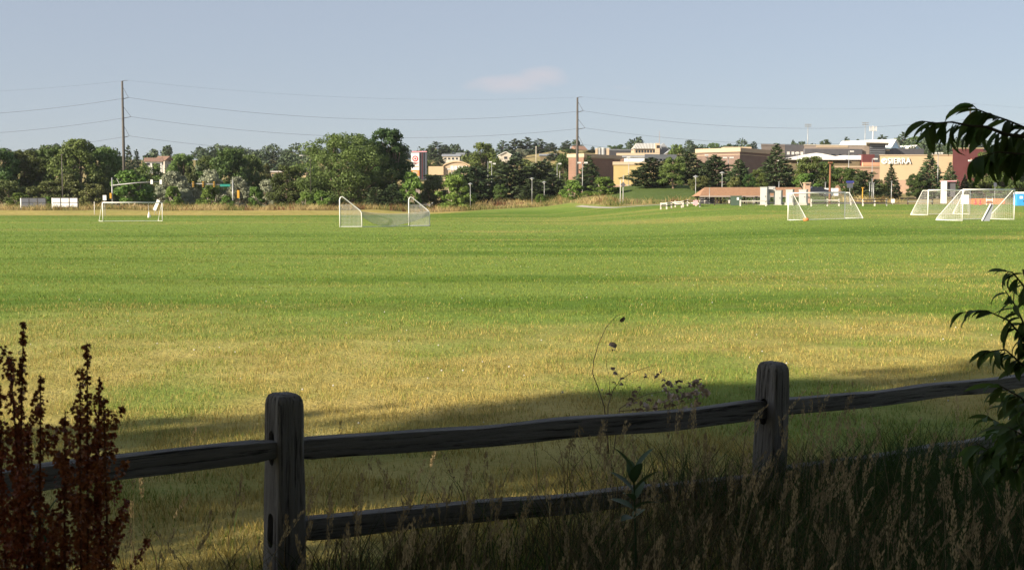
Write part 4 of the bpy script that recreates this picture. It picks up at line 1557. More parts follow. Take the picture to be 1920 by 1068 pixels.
# dark school complex far right
t, pl = building('school_wing', 'grey brown school wing with flat roof behind the big spruce', rect_from(G2(1426, 470), G2(1472, 474), 14), 12, PZ(270, 470), 'grey_brown', 'grey_brown', 0.6, 0.1)
t, pl = building('school_wing', 'dark slate school block above the white gabled roof', rect_from(G2(1470, 462), G2(1508, 464), 14), 12, PZ(271, 462), 'dark_grey_wall', None)
for k in range(4):
    wall_piece(t, pl[0], pl[1], .1 + k * .22, .1 + k * .22 + .14, PZ(290, 462) - 12, PZ(284, 462) - 12, 'white', 'window', 0.06, 'galv')
t, pl = building('school_wing', 'long grey school wing with tan band and dark lower wall', rect_from(G2(1506, 458), G2(1630, 462), 14), 12, PZ(271, 458), 'grey_brown', 'beige_wall', 0.3, 0.15)
wall_piece(t, pl[0], pl[1], .18, .66, PZ(276.5, 458) - 12, PZ(272.5, 458) - 12, 'tan', 'tan_band', 0.12)
wall_piece(t, pl[0], pl[1], .0, .86, -1, PZ(279, 458) - 12, 'dark_grey_wall', 'dark_wall', 0.9)
for k in range(7):
    wall_piece(t, pl[0], pl[1], .05 + k * .115, .05 + k * .115 + .06, PZ(293, 458) - 12, PZ(289, 458) - 12, 'glass', 'window', 0.97)
t, pl = building('school_tower', 'black louvred entrance block of the school with thin flat roof', rect_from(G2(1628, 450), G2(1658, 452), 12), 12, PZ(267, 450), 'dark_grey_wall', 'beige_wall', 0.35, 1.2)
for k in range(5):
    zz = PZ(290 - k * 4.2, 450) - 12
    wall_piece(t, pl[0], pl[1], .04, .96, zz, zz + .25, 'grey_roof', 'louvre', 0.12)
t, pl = building('school_wing', 'lowest dark school wing right of the louvred block', rect_from(G2(1657, 456), G2(1730, 460), 10), 12, PZ(278, 456), 'dark_grey_wall', None)
wall_piece(t, pl[0], pl[1], .02, .12, PZ(283, 456) - 12, PZ(279.5, 456) - 12, 'tan', 'tan_panel', 0.1)

gable_house('white_barn', 'big barn with white roof and pale blue end wall on the skyline', 1676, 560, 34, 275, 262, 26, 'blue_wall', 'white_panel', 0.85, 1, 284, True, 0.6, 'barn')
gable_house('white_barn', 'smaller pale blue shed right of the white roofed barn', 1716, 560, 24, 280, 273, 10, 'blue_wall', 'white_panel', 0.6, 0, 286, True, 0.4, 'barn')


# white gabled arena with olive wall
def arena():
    D = 330
    z = 5.5
    xl, xr = PX(1478, D), PX(1576, D)
    xe = PX(1614, D)
    t = thing('arena_building', ((xl + xr) / 2, D, z), 'store with shallow white gabled roof over an olive brown wall', 'building')
    w = xr - xl
    he, hr = PZ(300, D) - z, PZ(287, D) - z
    xo = (xe - xr)
    MB().box((xo / 2, 6, (he - 2) / 2), (w + xo - 1, 12, he + 2)).build('wall', M['olive_wall'], t)
    MB().profile([(-w / 2 - 1, he + .01), (w / 2 + 1, he + .01), (w / 2 + 1, he + .35), (w * .12, hr - .2), (0, hr), (-w * .12, hr - .2), (-w / 2 - 1, he + .35)], -1.2, 12).build('roof', M['white_panel'], t)
    MB().box((w / 2 + xo / 2 + .2, 5, he + 0.65), (xo, 11, PZ(291, D) - PZ(300, D) - .1)).build('upper_wall', M['white_panel'], t)
    xm0, xm1 = PX(1612, D) - (xl + xr) / 2, PX(1634, D) - (xl + xr) / 2
    MB().box(((xm0 + xm1) / 2, 3, (PZ(290, D) + PZ(312, D)) / 2 - z), (xm1 - xm0, 10, PZ(290, D) - PZ(312, D))).build('maroon_box', M['maroon'], t)


arena()
t, pl = building('pink_store', 'low pink brick store wing between the arena and the cream store', rect_from(G2(1560, 312), G2(1652, 314), 10), 4.2, PZ(311, 312), 'brick_pink', 'tan', 0.45, 0.2)
wall_piece(t, pl[0], pl[1], .60, .99, PZ(311, 312) - 4.2, PZ(304, 312) - 4.2, 'pink_wall', 'parapet', 0.3)

# cream store with white lettering
D = 292
poly = rect_from(G2(1648, D), G2(1786, D - 1), 16)
t, pl = building('cream_store', 'cream stucco store front with large white lettering', poly, 3.9, PZ(290, D), 'cream', 'tan', 0.22, 0.15)
zb = PZ(338, D) - 3.9
MB().prism(offset(pl, 0.12), -1.9, zb).build('base_course', M['brick_pink'], t)
MB().prism(offset(pl, 0.18), zb, zb + .18).build('ledge', M['tan'], t)
for k in range(1, 5):
    wall_piece(t, pl[0], pl[1], k / 5 - .001, k / 5 + .001, zb + .2, PZ(291, D) - 4.2, 'tan', 'wall_joint', 0.012)
a, b = Vector(pl[0]), Vector(pl[1])
dirv = (b - a).normalized()
ang = math.atan2(dirv.y, dirv.x)


def on_wall(px, py):
    tt = (px - 1648) / (1786 - 1648)
    p = a.lerp(b, tt)
    n = Vector((dirv.y, -dirv.x))
    return (p.x + n.x * .12, p.y + n.y * .12, PZ(py, D) - 3.9)


me = text_mesh('SIERRA', 1.85, M['white_panel'], 0.22, 1.08)
o = obj('lettering', me, t)
bbx = [v.co.x for v in me.vertices]
wd_want = 42.5 * D / FOC
scx = wd_want / (max(bbx) - min(bbx))
o.scale = (scx, 1.05, 1)
o.location = on_wall(1684, 302.5)
o.rotation_euler = (math.pi / 2, 0, ang)
# round emblem: disc with a peak-like cut line
cx_, cy_, cz_ = on_wall(1656, 302)
em = MB()
N = 20
rr = 0.72
vs = [(0, 0)] + [(rr * math.cos(2 * math.pi * k / N) * .95, rr * math.sin(2 * math.pi * k / N) * 1.15) for k in range(N)]
em.tube([(0, -.10, 0), (0, .05, 0)], rr, 20)
eo = em.build('emblem', M['white_panel'], t)
eo.location = (cx_, cy_, cz_)
eo.rotation_euler = (0, 0, ang)
MB().beam((-.42, -.13, .1), (-.05, -.13, -.35), .05, .16).beam((-.05, -.13, -.35), (.2, -.13, .25), .05, .16).beam((.2, -.13, .25), (.45, -.13, -.1), .05, .14).build('emblem_mark', M['cream'], eo)

# maroon tower
poly = rect_from(G2(1784, 285), G2(1841, 285), 8)
t, pl = building('maroon_tower', 'plain maroon tower at the right end of the cream store', poly, 3.8, PZ(277, 284), 'maroon', 'cream', 0.18, 0.12)
wall_piece(t, pl[0], pl[1], .60, .615, 0, 9.0, 'pink_wall', 'downpipe', 0.10)
t, pl = building('dark_store', 'dark brown store wall right of the maroon tower', rect_from(G2(1838, 296), G2(1960, 300), 12), 3.8, PZ(276, 296), 'brick_dark', 'dark_grey_wall', 0.6, 0.2)
for k in range(6):
    wall_piece(t, pl[0], pl[1], .12 + k * .13, .12 + k * .13 + .07, 6.5, 8.4, 'white', 'window', 0.06)


# small roadside kiosk
def kiosk():
    D = 205
    x = PX(1779, D)
    z = min(Z(x, D), PZ(366, D))
    t = thing('kiosk', (x, D, z), 'small kiosk with white edged frame and dark grey side beside the goals', 'kiosk')
    w = 23 * D / FOC
    h = PZ(339.5, D) - z
    MB().box((w * .12, 0.6, h * .64), (w * .76, 1.3, h * .66)).build('dark_side', M['dark_grey_wall'], t)
    MB().box((-w * .38, 0.3, h * .5), (w * .22, 1.6, h * 1.0)).build('front_panel', M['white_panel'], t)
    MB().box((0, .5, h * 1.0), (w * 1.06, 1.8, .16)).build('roof', M['pink'], t)
    MB().box((w * .4, .5, h * .4), (.18, .3, h * .9)).build('leg', M['galv'], t)


kiosk()


# ------------------------------------------------------------------ picnic shelter
def shelter():
    D = 190.0
    x0, x1 = PX(1314, D), PX(1512, D)
    L = x1 - x0
    zg = 1.95
    t = thing('picnic_shelter', ((x0 + x1) / 2, D, zg), 'long open picnic shelter with brown shingle roof behind the cabinets', 'shelter')
    he, hr = PZ(367.5, D) - zg, PZ(350.5, D) - zg
    dep = 7.5
    a, b = -L / 2, L / 2
    hip = 1.2
    mb = MB()
    mb.add([(a - .3, -.6, he), (b, -.6, he), (b, dep + .6, he), (a - .3, dep + .6, he), (a + hip, dep / 2, hr), (b, dep / 2, hr)],
           [(0, 1, 5, 4), (2, 3, 4, 5), (3, 0, 4), (1, 2, 5), (3, 2, 1, 0)])
    rf = mb.build('roof', M['shingle'], t)
    MB().box(((a - .3 + b) / 2, -.63, he - .06), (L + .3, .08, .22)).build('fascia', M['grey_brown'], rf)
    # shingle courses: thin proud strips that break the slope
    for k in range(1, 9):
        f = k / 9
        p = Vector((a - .3 + (hip + .3) * f + .05, -.6 + (dep / 2 + .6) * f, he + (hr - he) * f + .015))
        q = Vector((b - .02, -.6 + (dep / 2 + .6) * f, he + (hr - he) * f + .015))
        MB().beam(p, q, .05, .03).build('shingle_course', M['shingle'], rf)
    for k in range(9):
        fx = a + .6 + (L - 1.2) * k / 8
        for yy in (0.0, dep):
            po = MB().box((fx, yy, he / 2 - .2), (.18, .18, he + .4)).build('post', M['rail_white'] if (yy == 0 and k % 2 == 0) else M['rail_brown'], t)
            mb = MB()
            for s in (-1, 1):
                if a < fx + s * .9 < b:
                    mb.beam((fx, yy, he - .85), (fx + s * .75, yy, he - .1), .1, .1)
            mb.build('brace', M['rail_white'] if (yy == 0 and k % 2 == 0) else M['rail_brown'], po)
    MB().box(((a + b) / 2, 0, he - .12), (L - .3, .16, .2)).build('beam', M['rail_brown'], t)
    MB().box(((a + b) / 2, dep, he - .12), (L - .3, .16, .2)).build('beam', M['rail_brown'], t)
    MB().box((a + 1.35, 2.4, he / 2 - .1), (1.9, 3.2, he - .2)).build('storage_room', M['dark_grey_wall'], t)
    # brick chimney at the right end
    cxx = PX(1512.5, D) - (x0 + x1) / 2
    ch = MB().box((cxx, .1, (PZ(344, D) - zg) / 2 - .2), (.85, 1.0, PZ(344, D) - zg + .4)).build('chimney', M['brick_pink'], t)
    MB().box((cxx, .1, PZ(343, D) - zg), (1.05, 1.2, .16)).build('cap', M['tan'], ch)
    MB().box((cxx, -.42, PZ(346, D) - zg), (.5, .1, .14)).build('flue_opening', M['dark'], ch)
    # picnic tables underneath
    return t


shelter()


def picnic_table(px, D, label):
    x = PX(px, D)
    z = max(Z(x, D), 1.95)
    t = thing('picnic_table', (x, D, z), label, 'table', 'picnic tables under the shelter')
    MB().box((0, 0, .74), (1.8, .75, .05)).build('table_top', M['rail_brown'], t)
    for s in (-1, 1):
        MB().box((0, s * .65, .45), (1.8, .28, .05)).build('bench', M['rail_brown'], t)
        MB().beam((s * .6, -.7, 0), (s * .6, .0, .72), .06, .08).beam((s * .6, .7, 0), (s * .6, 0.0, .72), .06, .08).beam((s * .6, -.75, .41), (s * .6, .75, .41), .06, .08).build('leg', M['black'], t)


picnic_table(1352, 192.5, 'dark picnic table under the left end of the shelter')
picnic_table(1398, 192.5, 'dark picnic table under the shelter beside the green box')
picnic_table(1496, 191.5, 'dark picnic table between the two white cabinets')


# ------------------------------------------------------------------ utility cabinets
def cabinet(px, py_top, py_base, wpx, D, mat, label, side=None, louvre=False, plate=False, cap=True, rz=-0.45, name='utility_cabinet'):
    x = PX(px, D)
    z = PZ(py_base, D)
    h = PZ(py_top, D) - z
    w = wpx * D / FOC
    t = thing(name, (x, D, z), label, 'cabinet', 'utility cabinets by the shelter', rz)
    MB().box((0, 0, -.12), (w + .25, w * .8 + .25, .5)).build('plinth', M['concrete'], t)
    MB().box((0, 0, h / 2 + .05), (w, w * .8, h - .1)).build('casing', M[mat], t)
    if cap:
        MB().box((0, 0, h + .03), (w + .08, w * .8 + .08, .07)).build('lid', M[mat], t)
    d = MB().box((0, -w * .4 - .012, h * .5), (w * .88, .03, h * .86)).build('door', M[mat], t)
    MB().box((w * .3, -w * .4 - .05, h * .5), (.05, .06, .22)).build('handle', M['black'], d)
    if louvre:
        for k in range(4):
            MB().box((0, -w * .4 - .035, h * (.72 + .05 * k)), (w * .5, .03, .05)).build('louvre', M['galv'], d)
    if plate:
        MB().box((w * .15, -w * .4 - .035, h * .78), (.28, .02, .34)).build('notice', M['white_panel'], d)
    return t


cabinet(1380, 368, 389, 20, 166, 'cabinet_green', 'dark green transformer box left of the white cabinets', plate=True, rz=-.15)
cabinet(1433, 351.5, 385, 13, 169, 'cabinet_white', 'tall white cabinet, leftmost of the white cabinets', rz=-.5)
cabinet(1447, 350.5, 357, 12, 170, 'cabinet_white', 'short white cabinet raised on legs between two taller cabinets', rz=-.3)
cabinet(1460, 357.5, 385, 12, 169, 'cabinet_grey', 'pale grey cabinet right of the raised cabinet', rz=-.5)
cabinet(1481, 356, 382, 13, 167, 'cabinet_white', 'white cabinet behind the left post of the netted goal', plate=False, louvre=True, rz=-.5)
cabinet(1506, 356, 382.5, 14, 167, 'cabinet_white', 'white cabinet seen through the netted goal', louvre=True, rz=-.5)
# open frame with meters below the raised cabinet
D = 170
o = thing('meter_frame', (PX(1447, D), D, PZ(385, D)), 'pipe frame with meters under the raised short white cabinet', 'meter frame')
h = PZ(357, D) - PZ(385, D)
for s in (-1, 1):
    MB().box((s * .4, 0, h / 2 - .2), (.26, .1, h + .4)).build('panel', M['white'], o)
mb = MB()
for k in range(3):
    mb.tube([(-.55, -.1, .25 + .22 * k), (.55, -.1, .25 + .22 * k)], .035, 6)
mb.build('pipe', M['black'], o)
MB().ball((0, -.16, .75), .17, 8, 5).build('meter', M['black'], o)
tag(MB().box((PX(1450, 168.5), 168.6, PZ(386.3, 168.5)), (11.5, 3.2, .3)).build('concrete_pad', M['concrete']), kind='structure')
tag(MB().box((PX(1530, 171), 172.5, PZ(385.5, 171)), (7.0, 1.6, .28)).build('concrete_pad', M['concrete']), kind='structure')


# hoop shaped bike rack beside the green box
for k, (px, lab) in enumerate(((1395, 'dark hoop rack beside the green transformer box'), (1418, 'dark hoop rack beside the tall white cabinet'))):
    D = 171
    o = thing('hoop_rack', (PX(px, D), D, Z(PX(px, D), D)), lab, 'bike rack', 'dark hoop racks')
    pts = [(-.38, 0, -.2), (-.38, 0, .75)] + [(-.38 * math.cos(q * math.pi / 6), 0, .75 + .38 * math.sin(q * math.pi / 6)) for q in range(1, 6)] + [(.38, 0, .75), (.38, 0, -.2)]
    MB().tube(pts, .055, 6).build('hoop', M['black'], o)
    MB().box((0, 0, -.03), (1.1, .3, .08)).build('base_plate', M['galv'], o)


# ------------------------------------------------------------------ low timber rail fences at the edge of the park
def rail_fence(label, pts, h, rails, post_mat, rail_mat, name='rail_fence', pw=.16):
    """pts: list of (px, D) posts"""
    w = [(PX(px, D), D) for px, D in pts]
    o = Vector((w[0][0], w[0][1], Z(*w[0])))
    t = thing(name, o, label, 'fence')
    top = []
    for x, y in w:
        z = Z(x, y)
        MB().box((x - o.x, y - o.y, z - o.z + h / 2 - .1), (pw, pw, h + .25)).build('post', M[post_mat], t)
        top.append(Vector((x - o.x, y - o.y, z - o.z)))
    for p, q in zip(top[:-1], top[1:]):
        for rh, rm in zip(rails, rail_mat):
            MB().beam(p + Vector((0, -.1, rh)), q + Vector((0, -.1, rh)), .07, .14).build('rail', M[rm], t)
    return t


rail_fence('pale low rail fence left of the shelter, nearest run', [(1239, 161), (1250, 160), (1259, 161.5), (1278, 161)], .88, (.78, .45), 'rail_white', ('rail_white', 'rail_brown'))
rail_fence('pale rail fence run with a pink notice left of the shelter', [(1266, 166), (1281, 163), (1289, 167), (1305, 165), (1312, 160)], .86, (.76, .42), 'rail_white', ('rail_brown', 'rail_white'))
rail_fence('dark rail fence run ending in front of the shelter', [(1313, 164), (1340, 166)], .92, (.82, .48), 'rail_brown', ('rail_brown', 'rail_brown'))
rail_fence('pale rail fence in front of the green box and cabinets', [(1388, 161), (1436, 161.5)], .82, (.68,), 'rail_white', ('rail_white',))
rail_fence('pale rail fence seen through the netted goal', [(1521, 160), (1551, 161), (1573, 161)], .95, (.80, .48), 'rail_white', ('rail_white', 'rail_brown'))
rail_fence('second rail fence right of the netted goal', [(1595, 168), (1618, 162), (1640, 162), (1662, 163)], .92, (.84, .48), 'rail_white', ('rail_brown', 'rail_brown'))
rail_fence('rail fence run left of the near right goal', [(1702, 170), (1748, 172)], .9, (.8, .45), 'rail_brown', ('rail_brown', 'rail_white'))
o = MB().box((0, 0, .6), (.62, .05, .6)).build('fence_notice', M['pink'])
o.location = (PX(1304, 159.7), 159.7, Z(PX(1304, 159.7), 159.7))
tag(o, 'pale pink notice board hung on the rail fence', 'notice')

# orange construction mesh fence and barricades, far right
D = 176
xa, xb = PX(1816, D), PX(1884, D)
zf = PZ(392, D)
o = thing('mesh_fence', ((xa + xb) / 2, D, zf), 'orange plastic mesh fence behind the right goals', 'fence')
mb = MB()
W_ = xb - xa
for k in range(7):
    mb.box((0, 0, .25 + k * .2), (W_, .03, .09))
for k in range(int(W_ / .28)):
    mb.box((-W_ / 2 + k * .28, 0, .85), (.08, .028, 1.32))
mb.build('mesh', M['orange'], o)
for k in range(6):
    MB().box((-W_ / 2 + k * W_ / 5, .1, .7), (.08, .08, 1.9)).build('stake', M['rail_brown'], o)
o = thing('barricade', (PX(1855, 168), 168, Z(PX(1855, 168), 168)), 'striped folding barricade behind the near right goal', 'barricade')
for k, z in enumerate((.35, .72, 1.08)):
    MB().box((0, 0, z), (.95, .04, .18)).build('board', M['black'] if k != 1 else M['white_panel'], o)
for s in (-1, 1):
    MB().beam((s * .42, .0, 0), (s * .42, .05, 1.2), .06, .06).build('leg', M['white'], o)
for k, px in enumerate((1829, 1838)):
    x = PX(px, 172)
    o = thing('traffic_cone', (x, 172, Z(x, 172)), ['red orange cone, left of two by the orange fence', 'red orange cone, right of two by the orange fence'][k], 'cone', 'cones by the orange fence')
    MB().tube([(0, 0, .03), (0, 0, .75)], [.17, .04], 8).build('cone', M['red'], o)
    MB().box((0, 0, .02), (.42, .42, .05)).build('base', M['red'], o)

# hanging white banner behind near right goal
o = thing('white_banner', (PX(1809, 130), 130, Z(PX(1809, 130), 130)), 'white banner board on legs behind the near right goal post', 'banner')
MB().box((0, 0, 1.35), (.85, .05, 1.0)).build('panel', M['white_panel'], o)
for s in (-1, 1):
    MB().box((s * .38, .04, .65), (.05, .05, 1.5)).build('leg', M['galv'], o)


# portable toilets
for k, px in enumerate((1911, 1930)):
    D = 165
    x = PX(px, D)
    o = thing('portable_toilet', (x, D, PZ(390, D)), ['blue portable toilet with white roof at the right photo edge', 'second blue portable toilet, half outside the right photo edge'][k], 'toilet', 'blue portable toilets')
    MB().box((0, 0, .98), (1.12, 1.15, 1.96)).build('body', M['blue_plastic'], o)
    MB().add([(-.62, -.64, 1.96), (.62, -.64, 1.96), (.62, .64, 1.96), (-.62, .64, 1.96), (-.5, -.5, 2.2), (.5, -.5, 2.2), (.5, .5, 2.2), (-.5, .5, 2.2)],
             [(3, 2, 1, 0), (4, 5, 6, 7), (0, 1, 5, 4), (1, 2, 6, 5), (2, 3, 7, 6), (3, 0, 4, 7)]).build('roof', M['white_panel'], o)
    d = MB().box((0, -.59, .95), (.82, .04, 1.75)).build('door', M['blue_plastic'], o)
    MB().box((.0, -.62, 1.45), (.42, .02, .36)).build('notice', M['white_panel'], d)
    MB().box((.3, -.64, .95), (.06, .06, .16)).build('handle', M['black'], d)
    MB().box((0, 0, .02), (1.2, 1.25, .14)).build('skid', M['galv'], o)
# ------------------------------------------------------------------ soccer goals
def net_sheet(mb, fn, nu, nv, r=0.0038):
    """strands over the surface fn(u, v), as thin three-sided cords"""
    for i in range(nu + 1):
        mb.tube([fn(i / nu, k / 8) for k in range(9)], r, 3, False)
    for j in range(nv + 1):
        mb.tube([fn(k / 12, j / nv) for k in range(13)], r, 3, False)


def goal(label, px, D, wdir, ddir, W, H, Dp, topd, backh, r=.046, crossbar=True, sag=False, net=True, px_z=None):
    """posts at p0 and p0 + W*wdir; depth towards ddir. topd: depth of the top bar before the slope; backh: height of the back posts (0: slope to the ground)"""
    x = PX(px, D)
    o = Vector((x, D, Z(x, D)))
    t = thing('soccer_goal', o, label, 'goal', 'soccer goals on the field')
    w = Vector((wdir[0], wdir[1], 0)).normalized() * W
    d = Vector((ddir[0], ddir[1], 0)).normalized()

    def g(v):
        v = Vector(v)
        return Vector((v.x, v.y, v.z + Z(o.x + v.x, o.y + v.y) - o.z))

    def side(base):
        pts = [g(base), g(base) + Vector((0, 0, H - .22)), g(base) + d * .06 + Vector((0, 0, H - .05)), g(base) + d * .22 + Vector((0, 0, H))] if (sag) else [g(base) + Vector((0, 0, -.02)), g(base) + Vector((0, 0, H))]
        if sag:
            pts += [g(base) + d * (Dp - .12) + Vector((0, 0, backh + .1)), g(base) + d * Dp + Vector((0, 0, backh - .08)), g(base + d * (Dp + .04))]
        return pts
    for base in (Vector((0, 0, 0)), w):
        nm = 'side_frame' if sag else 'post'
        mb = MB().tube(side(base), r, 8)
        fr = mb.build(nm, M['white'], t, True)
        if not sag:
            b0 = g(base)
            top = b0 + Vector((0, 0, H - .03))
            s = MB()
            if backh > 0.05:
                s.tube([top, top + d * topd, g(base + d * Dp) + Vector((0, 0, backh)), g(base + d * Dp)], r * .62, 6)
            else:
                s.tube([top, top + d * topd, g(base + d * (Dp - .1)) + Vector((0, 0, .22)), g(base + d * Dp) + Vector((0, 0, .06)), g(base + d * (Dp - .12)) + Vector((0, 0, .03))], r * .62, 6)
            s.tube([g(base + d * (Dp - .12)) + Vector((0, 0, .03)), b0 + Vector((0, 0, .03))], r * .5, 6)
            s.build('side_bar', M['white'], t, True)
        else:
            MB().tube([g(base) + Vector((0, 0, .03)), g(base + d * Dp) + Vector((0, 0, .03))], r * .75, 6).build('ground_bar', M['white'], t)
    if crossbar:
        MB().tube([g((0, 0, 0)) + Vector((0, 0, H)), g(w) + Vector((0, 0, H))], r * 1.2, 8).build('crossbar', M['white'], t, True)
    MB().tube([g(d * Dp) + Vector((0, 0, .03)), g(w + d * Dp) + Vector((0, 0, .03))], r * .62, 6).build('back_bar', M['white'], t)
    if net:
        mb = MB()
        hh = Vector((0, 0, 1))
        if sag:
            def back(u, v):
                s = abs(2 * u - 1)
                a = w * u + d * (Dp * (1 - .35 * v * (1 - s ** 2)))
                ztop = backh * (0.84 + .16 * s ** 2)
                zbot = backh * .70 * s ** 1.7 + .03
                return g(a) + hh * (ztop + (zbot - ztop) * v)

            def hang(u, v):
                s = abs(2 * u - 1)
                hz = (H * .72) * (1 - v) + backh * v
                z = hz * s ** 1.5 + (0.12 + .30 * v) * (1 - s ** 1.5)
                return g(w * u + d * (Dp * (.12 + .86 * v) * (.55 + .45 * s))) + hh * z
            net_sheet(mb, back, 64, 13, .012)
            for base in (Vector((0, 0, 0)), w):
                def sd(u, v, base=base):
                    top = min(H * .74, backh + (H - backh) * (1 - u))
                    return g(base + d * (Dp * (.03 + .95 * u))) + hh * top * (1 - v)
                net_sheet(mb, sd, 16, 16, .0095)
        else:
            def back(u, v):
                a = w * u
                p0 = g(a) + hh * (H - .05) + d * topd
                p1 = g(a + d * Dp) + hh * backh
                bow = .25 * math.sin(math.pi * v) * math.sin(math.pi * u)
                return p0.lerp(p1, v) - hh * bow
            net_sheet(mb, back, int(W / .16), 15)
            if topd > .3:
                net_sheet(mb, lambda u, v: g(w * u) + hh * (H - .05 - .08 * math.sin(math.pi * u)) + d * topd * v, int(W / .14), 5)
            for base in (Vector((0, 0, 0)), w):
                def sd(u, v, base=base):
                    f = 1 - u
                    top = (H - .05) if u * Dp < topd else (H - .05 + (backh - H + .05) * (u * Dp - topd) / max(.01, Dp - topd))
                    return g(base + d * Dp * u) + hh * top * (1 - v)
                net_sheet(mb, sd, 14, 14, .005)
        mb.build('net', M['net'], t)
    return t


goal('white goal with sagging net and no crossbar in front of the cottonwood', 637, 97, (.77, .64), (.93, .25), 6.75, 2.44, 1.75, 0, 1.25, crossbar=False, sag=True)
goal('small bare white goal at far left of the field', 192.5, 131, (.87, .42), (-.62, .78), 6.3, 2.06, 1.2, .12, 0.0, net=False)
goal('white netted goal in front of the white cabinets', 1478, 98, (.845, .535), (.92, -.25), 6.6, 2.2, 1.5, .35, 0.0)
goal('white goal at right, left and farther of two overlapping goals', 1740, 115, (.835, .55), (-.60, .80), 6.4, 2.40, 1.9, .6, 0.0)
goal('white goal at right, nearer of two overlapping goals', 1805, 93, (.813, .582), (-.60, .80), 7.0, 2.40, 2.3, .15, 0.0)

# net hanging loosely between the posts of the far left goal, with a white bag
o = thing('hanging_bag', (PX(278, 131.4), 131.4, Z(PX(278, 131.4), 131.4)), 'white bag hanging inside the bare goal at far left', 'bag')
MB().tube([(0, 0, 1.95), (.02, 0, 1.45), (.05, 0, 1.0)], [.015, .02, .03], 5).build('cord', M['net'], o)
MB().tube([(.05, 0, 1.05), (.06, 0, .8), (.08, 0, .45), (.1, 0, .40)], [.03, .12, .2, .08], 8).build('sack', M['white'], o, True)

# tilted white board left of the shrubs
o = thing('tilted_board', (PX(290, 226), 226, Z(PX(290, 226), 226)), 'white board leaning at an angle beside the bare left goal', 'board')
bo = MB().box((0, 0, 0), (.60, .12, 2.1)).build('panel', M['white_panel'], o)
bo.location = (.35, 0, 1.75)
bo.rotation_euler = (0, R(24), 0)
MB().beam((-.1, .0, -.2), (-.05, 0, 1.1), .06, .06).build('prop', M['galv'], o)
MB().beam((.4, .3, -.2), (.3, .05, 1.5), .06, .06).build('prop', M['galv'], o)

# grey ramp leaning in the near right goal and things on the grass
o = thing('leaning_pad', (PX(1842, 92.5), 92.5, Z(PX(1842, 92.5), 92.5)), 'dark grey pad with white edge leaning inside the near right goal', 'pad')
MB().add([(0, -.1, 0), (.55, -.1, 0), (.95, .2, 1.25), (.72, .2, 1.30), (0, .15, 0), (.55, .15, 0), (.98, .3, 1.25), (.75, .3, 1.30)],
         [(0, 1, 2, 3), (7, 6, 5, 4), (1, 0, 4, 5), (2, 1, 5, 6), (3, 2, 6, 7), (0, 3, 7, 4)]).build('pad', M['grey_roof'], o)
MB().tube([(-.05, -.12, .02), (.70, .14, 1.32)], .05, 6).build('edge', M['white'], o)
o = thing('orange_bag', (PX(1511.5, 95.5), 95.5, Z(PX(1511.5, 95.5), 95.5)), 'orange sand bag on the foot of the netted goal', 'bag')
MB().ball((0, 0, .10), .2, 10, 6, (1.2, .8, .7)).build('sack', M['orange'], o, True)
MB().ball((.12, 0, .17), .08, 6, 4, (1.4, .7, .6)).build('handle', M['red'], o, True)


# ------------------------------------------------------------------ panelled boards at far left
def board(px0, px1, py0, py1, D, panel, frame, label):
    x0, x1 = PX(px0, D), PX(px1, D)
    x = (x0 + x1) / 2
    z = min(Z(x, D), PZ(py1 + 2, D))
    w = x1 - x0
    h0, h1 = PZ(py1, D) - z, PZ(py0, D) - z
    t = thing('panel_board', (x, D, z), label, 'board', 'panelled boards at the far left', 0.0)
    cw = w / 3
    for i in range(3):
        for j in range(2):
            MB().box((-w / 2 + cw * (i + .5), 0, h0 + (h1 - h0) * (j + .5) / 2), (cw - .14, .06, (h1 - h0) / 2 - .14)).build('panel', M[panel], t)
    for i in range(4):
        MB().box((-w / 2 + cw * i, .02, (h1 - .0) / 2 - .2), (.20, .12, h1 + .4)).build('upright', M[frame if i else 'white'], t)
    for j in range(3):
        MB().box((0, .03, h0 + (h1 - h0) * j / 2), (w, .10, .17)).build('cross_bar', M[frame], t)
    return t


board(39, 86, 371.5, 388, 249, 'grey_panel', 'black', 'grey six panel board with dark frame at far left')
board(98, 146, 371, 388.5, 249, 'white_panel', 'black', 'white six panel board right of the grey one')


# ------------------------------------------------------------------ steel line poles and wires
def line_pole(px, top, D, arms, label):
    x = PX(px, D)
    z = Z(x, D)
    t = thing('steel_pole', (x, D, z), label, 'power pole', 'steel power line poles')
    H = PZ(top, D) - z
    MB().tube([(0, 0, -1), (0, 0, H * .5), (0, 0, H)], [.40, .33, .22], 12).build('shaft', M['pole_steel'], t, True)
    MB().tube([(0, 0, H - .1), (.45, 0, H + .1), (1.3, 0, H + .15)], [.07, .06, .05], 6).build('top_bracket', M['pole_steel'], t)
    for py, dx in arms:
        za = PZ(py, D) - z
        ar = MB().tube([(.2, 0, za - .35), (dx, 0, za)], [.07, .06], 6).build('insulator', M['wire'], t)
        MB().tube([(.25, 0, za + 2.2), (dx, 0, za)], .045, 5).build('stay', M['wire'], ar)
    return t, Vector((x, D, z))


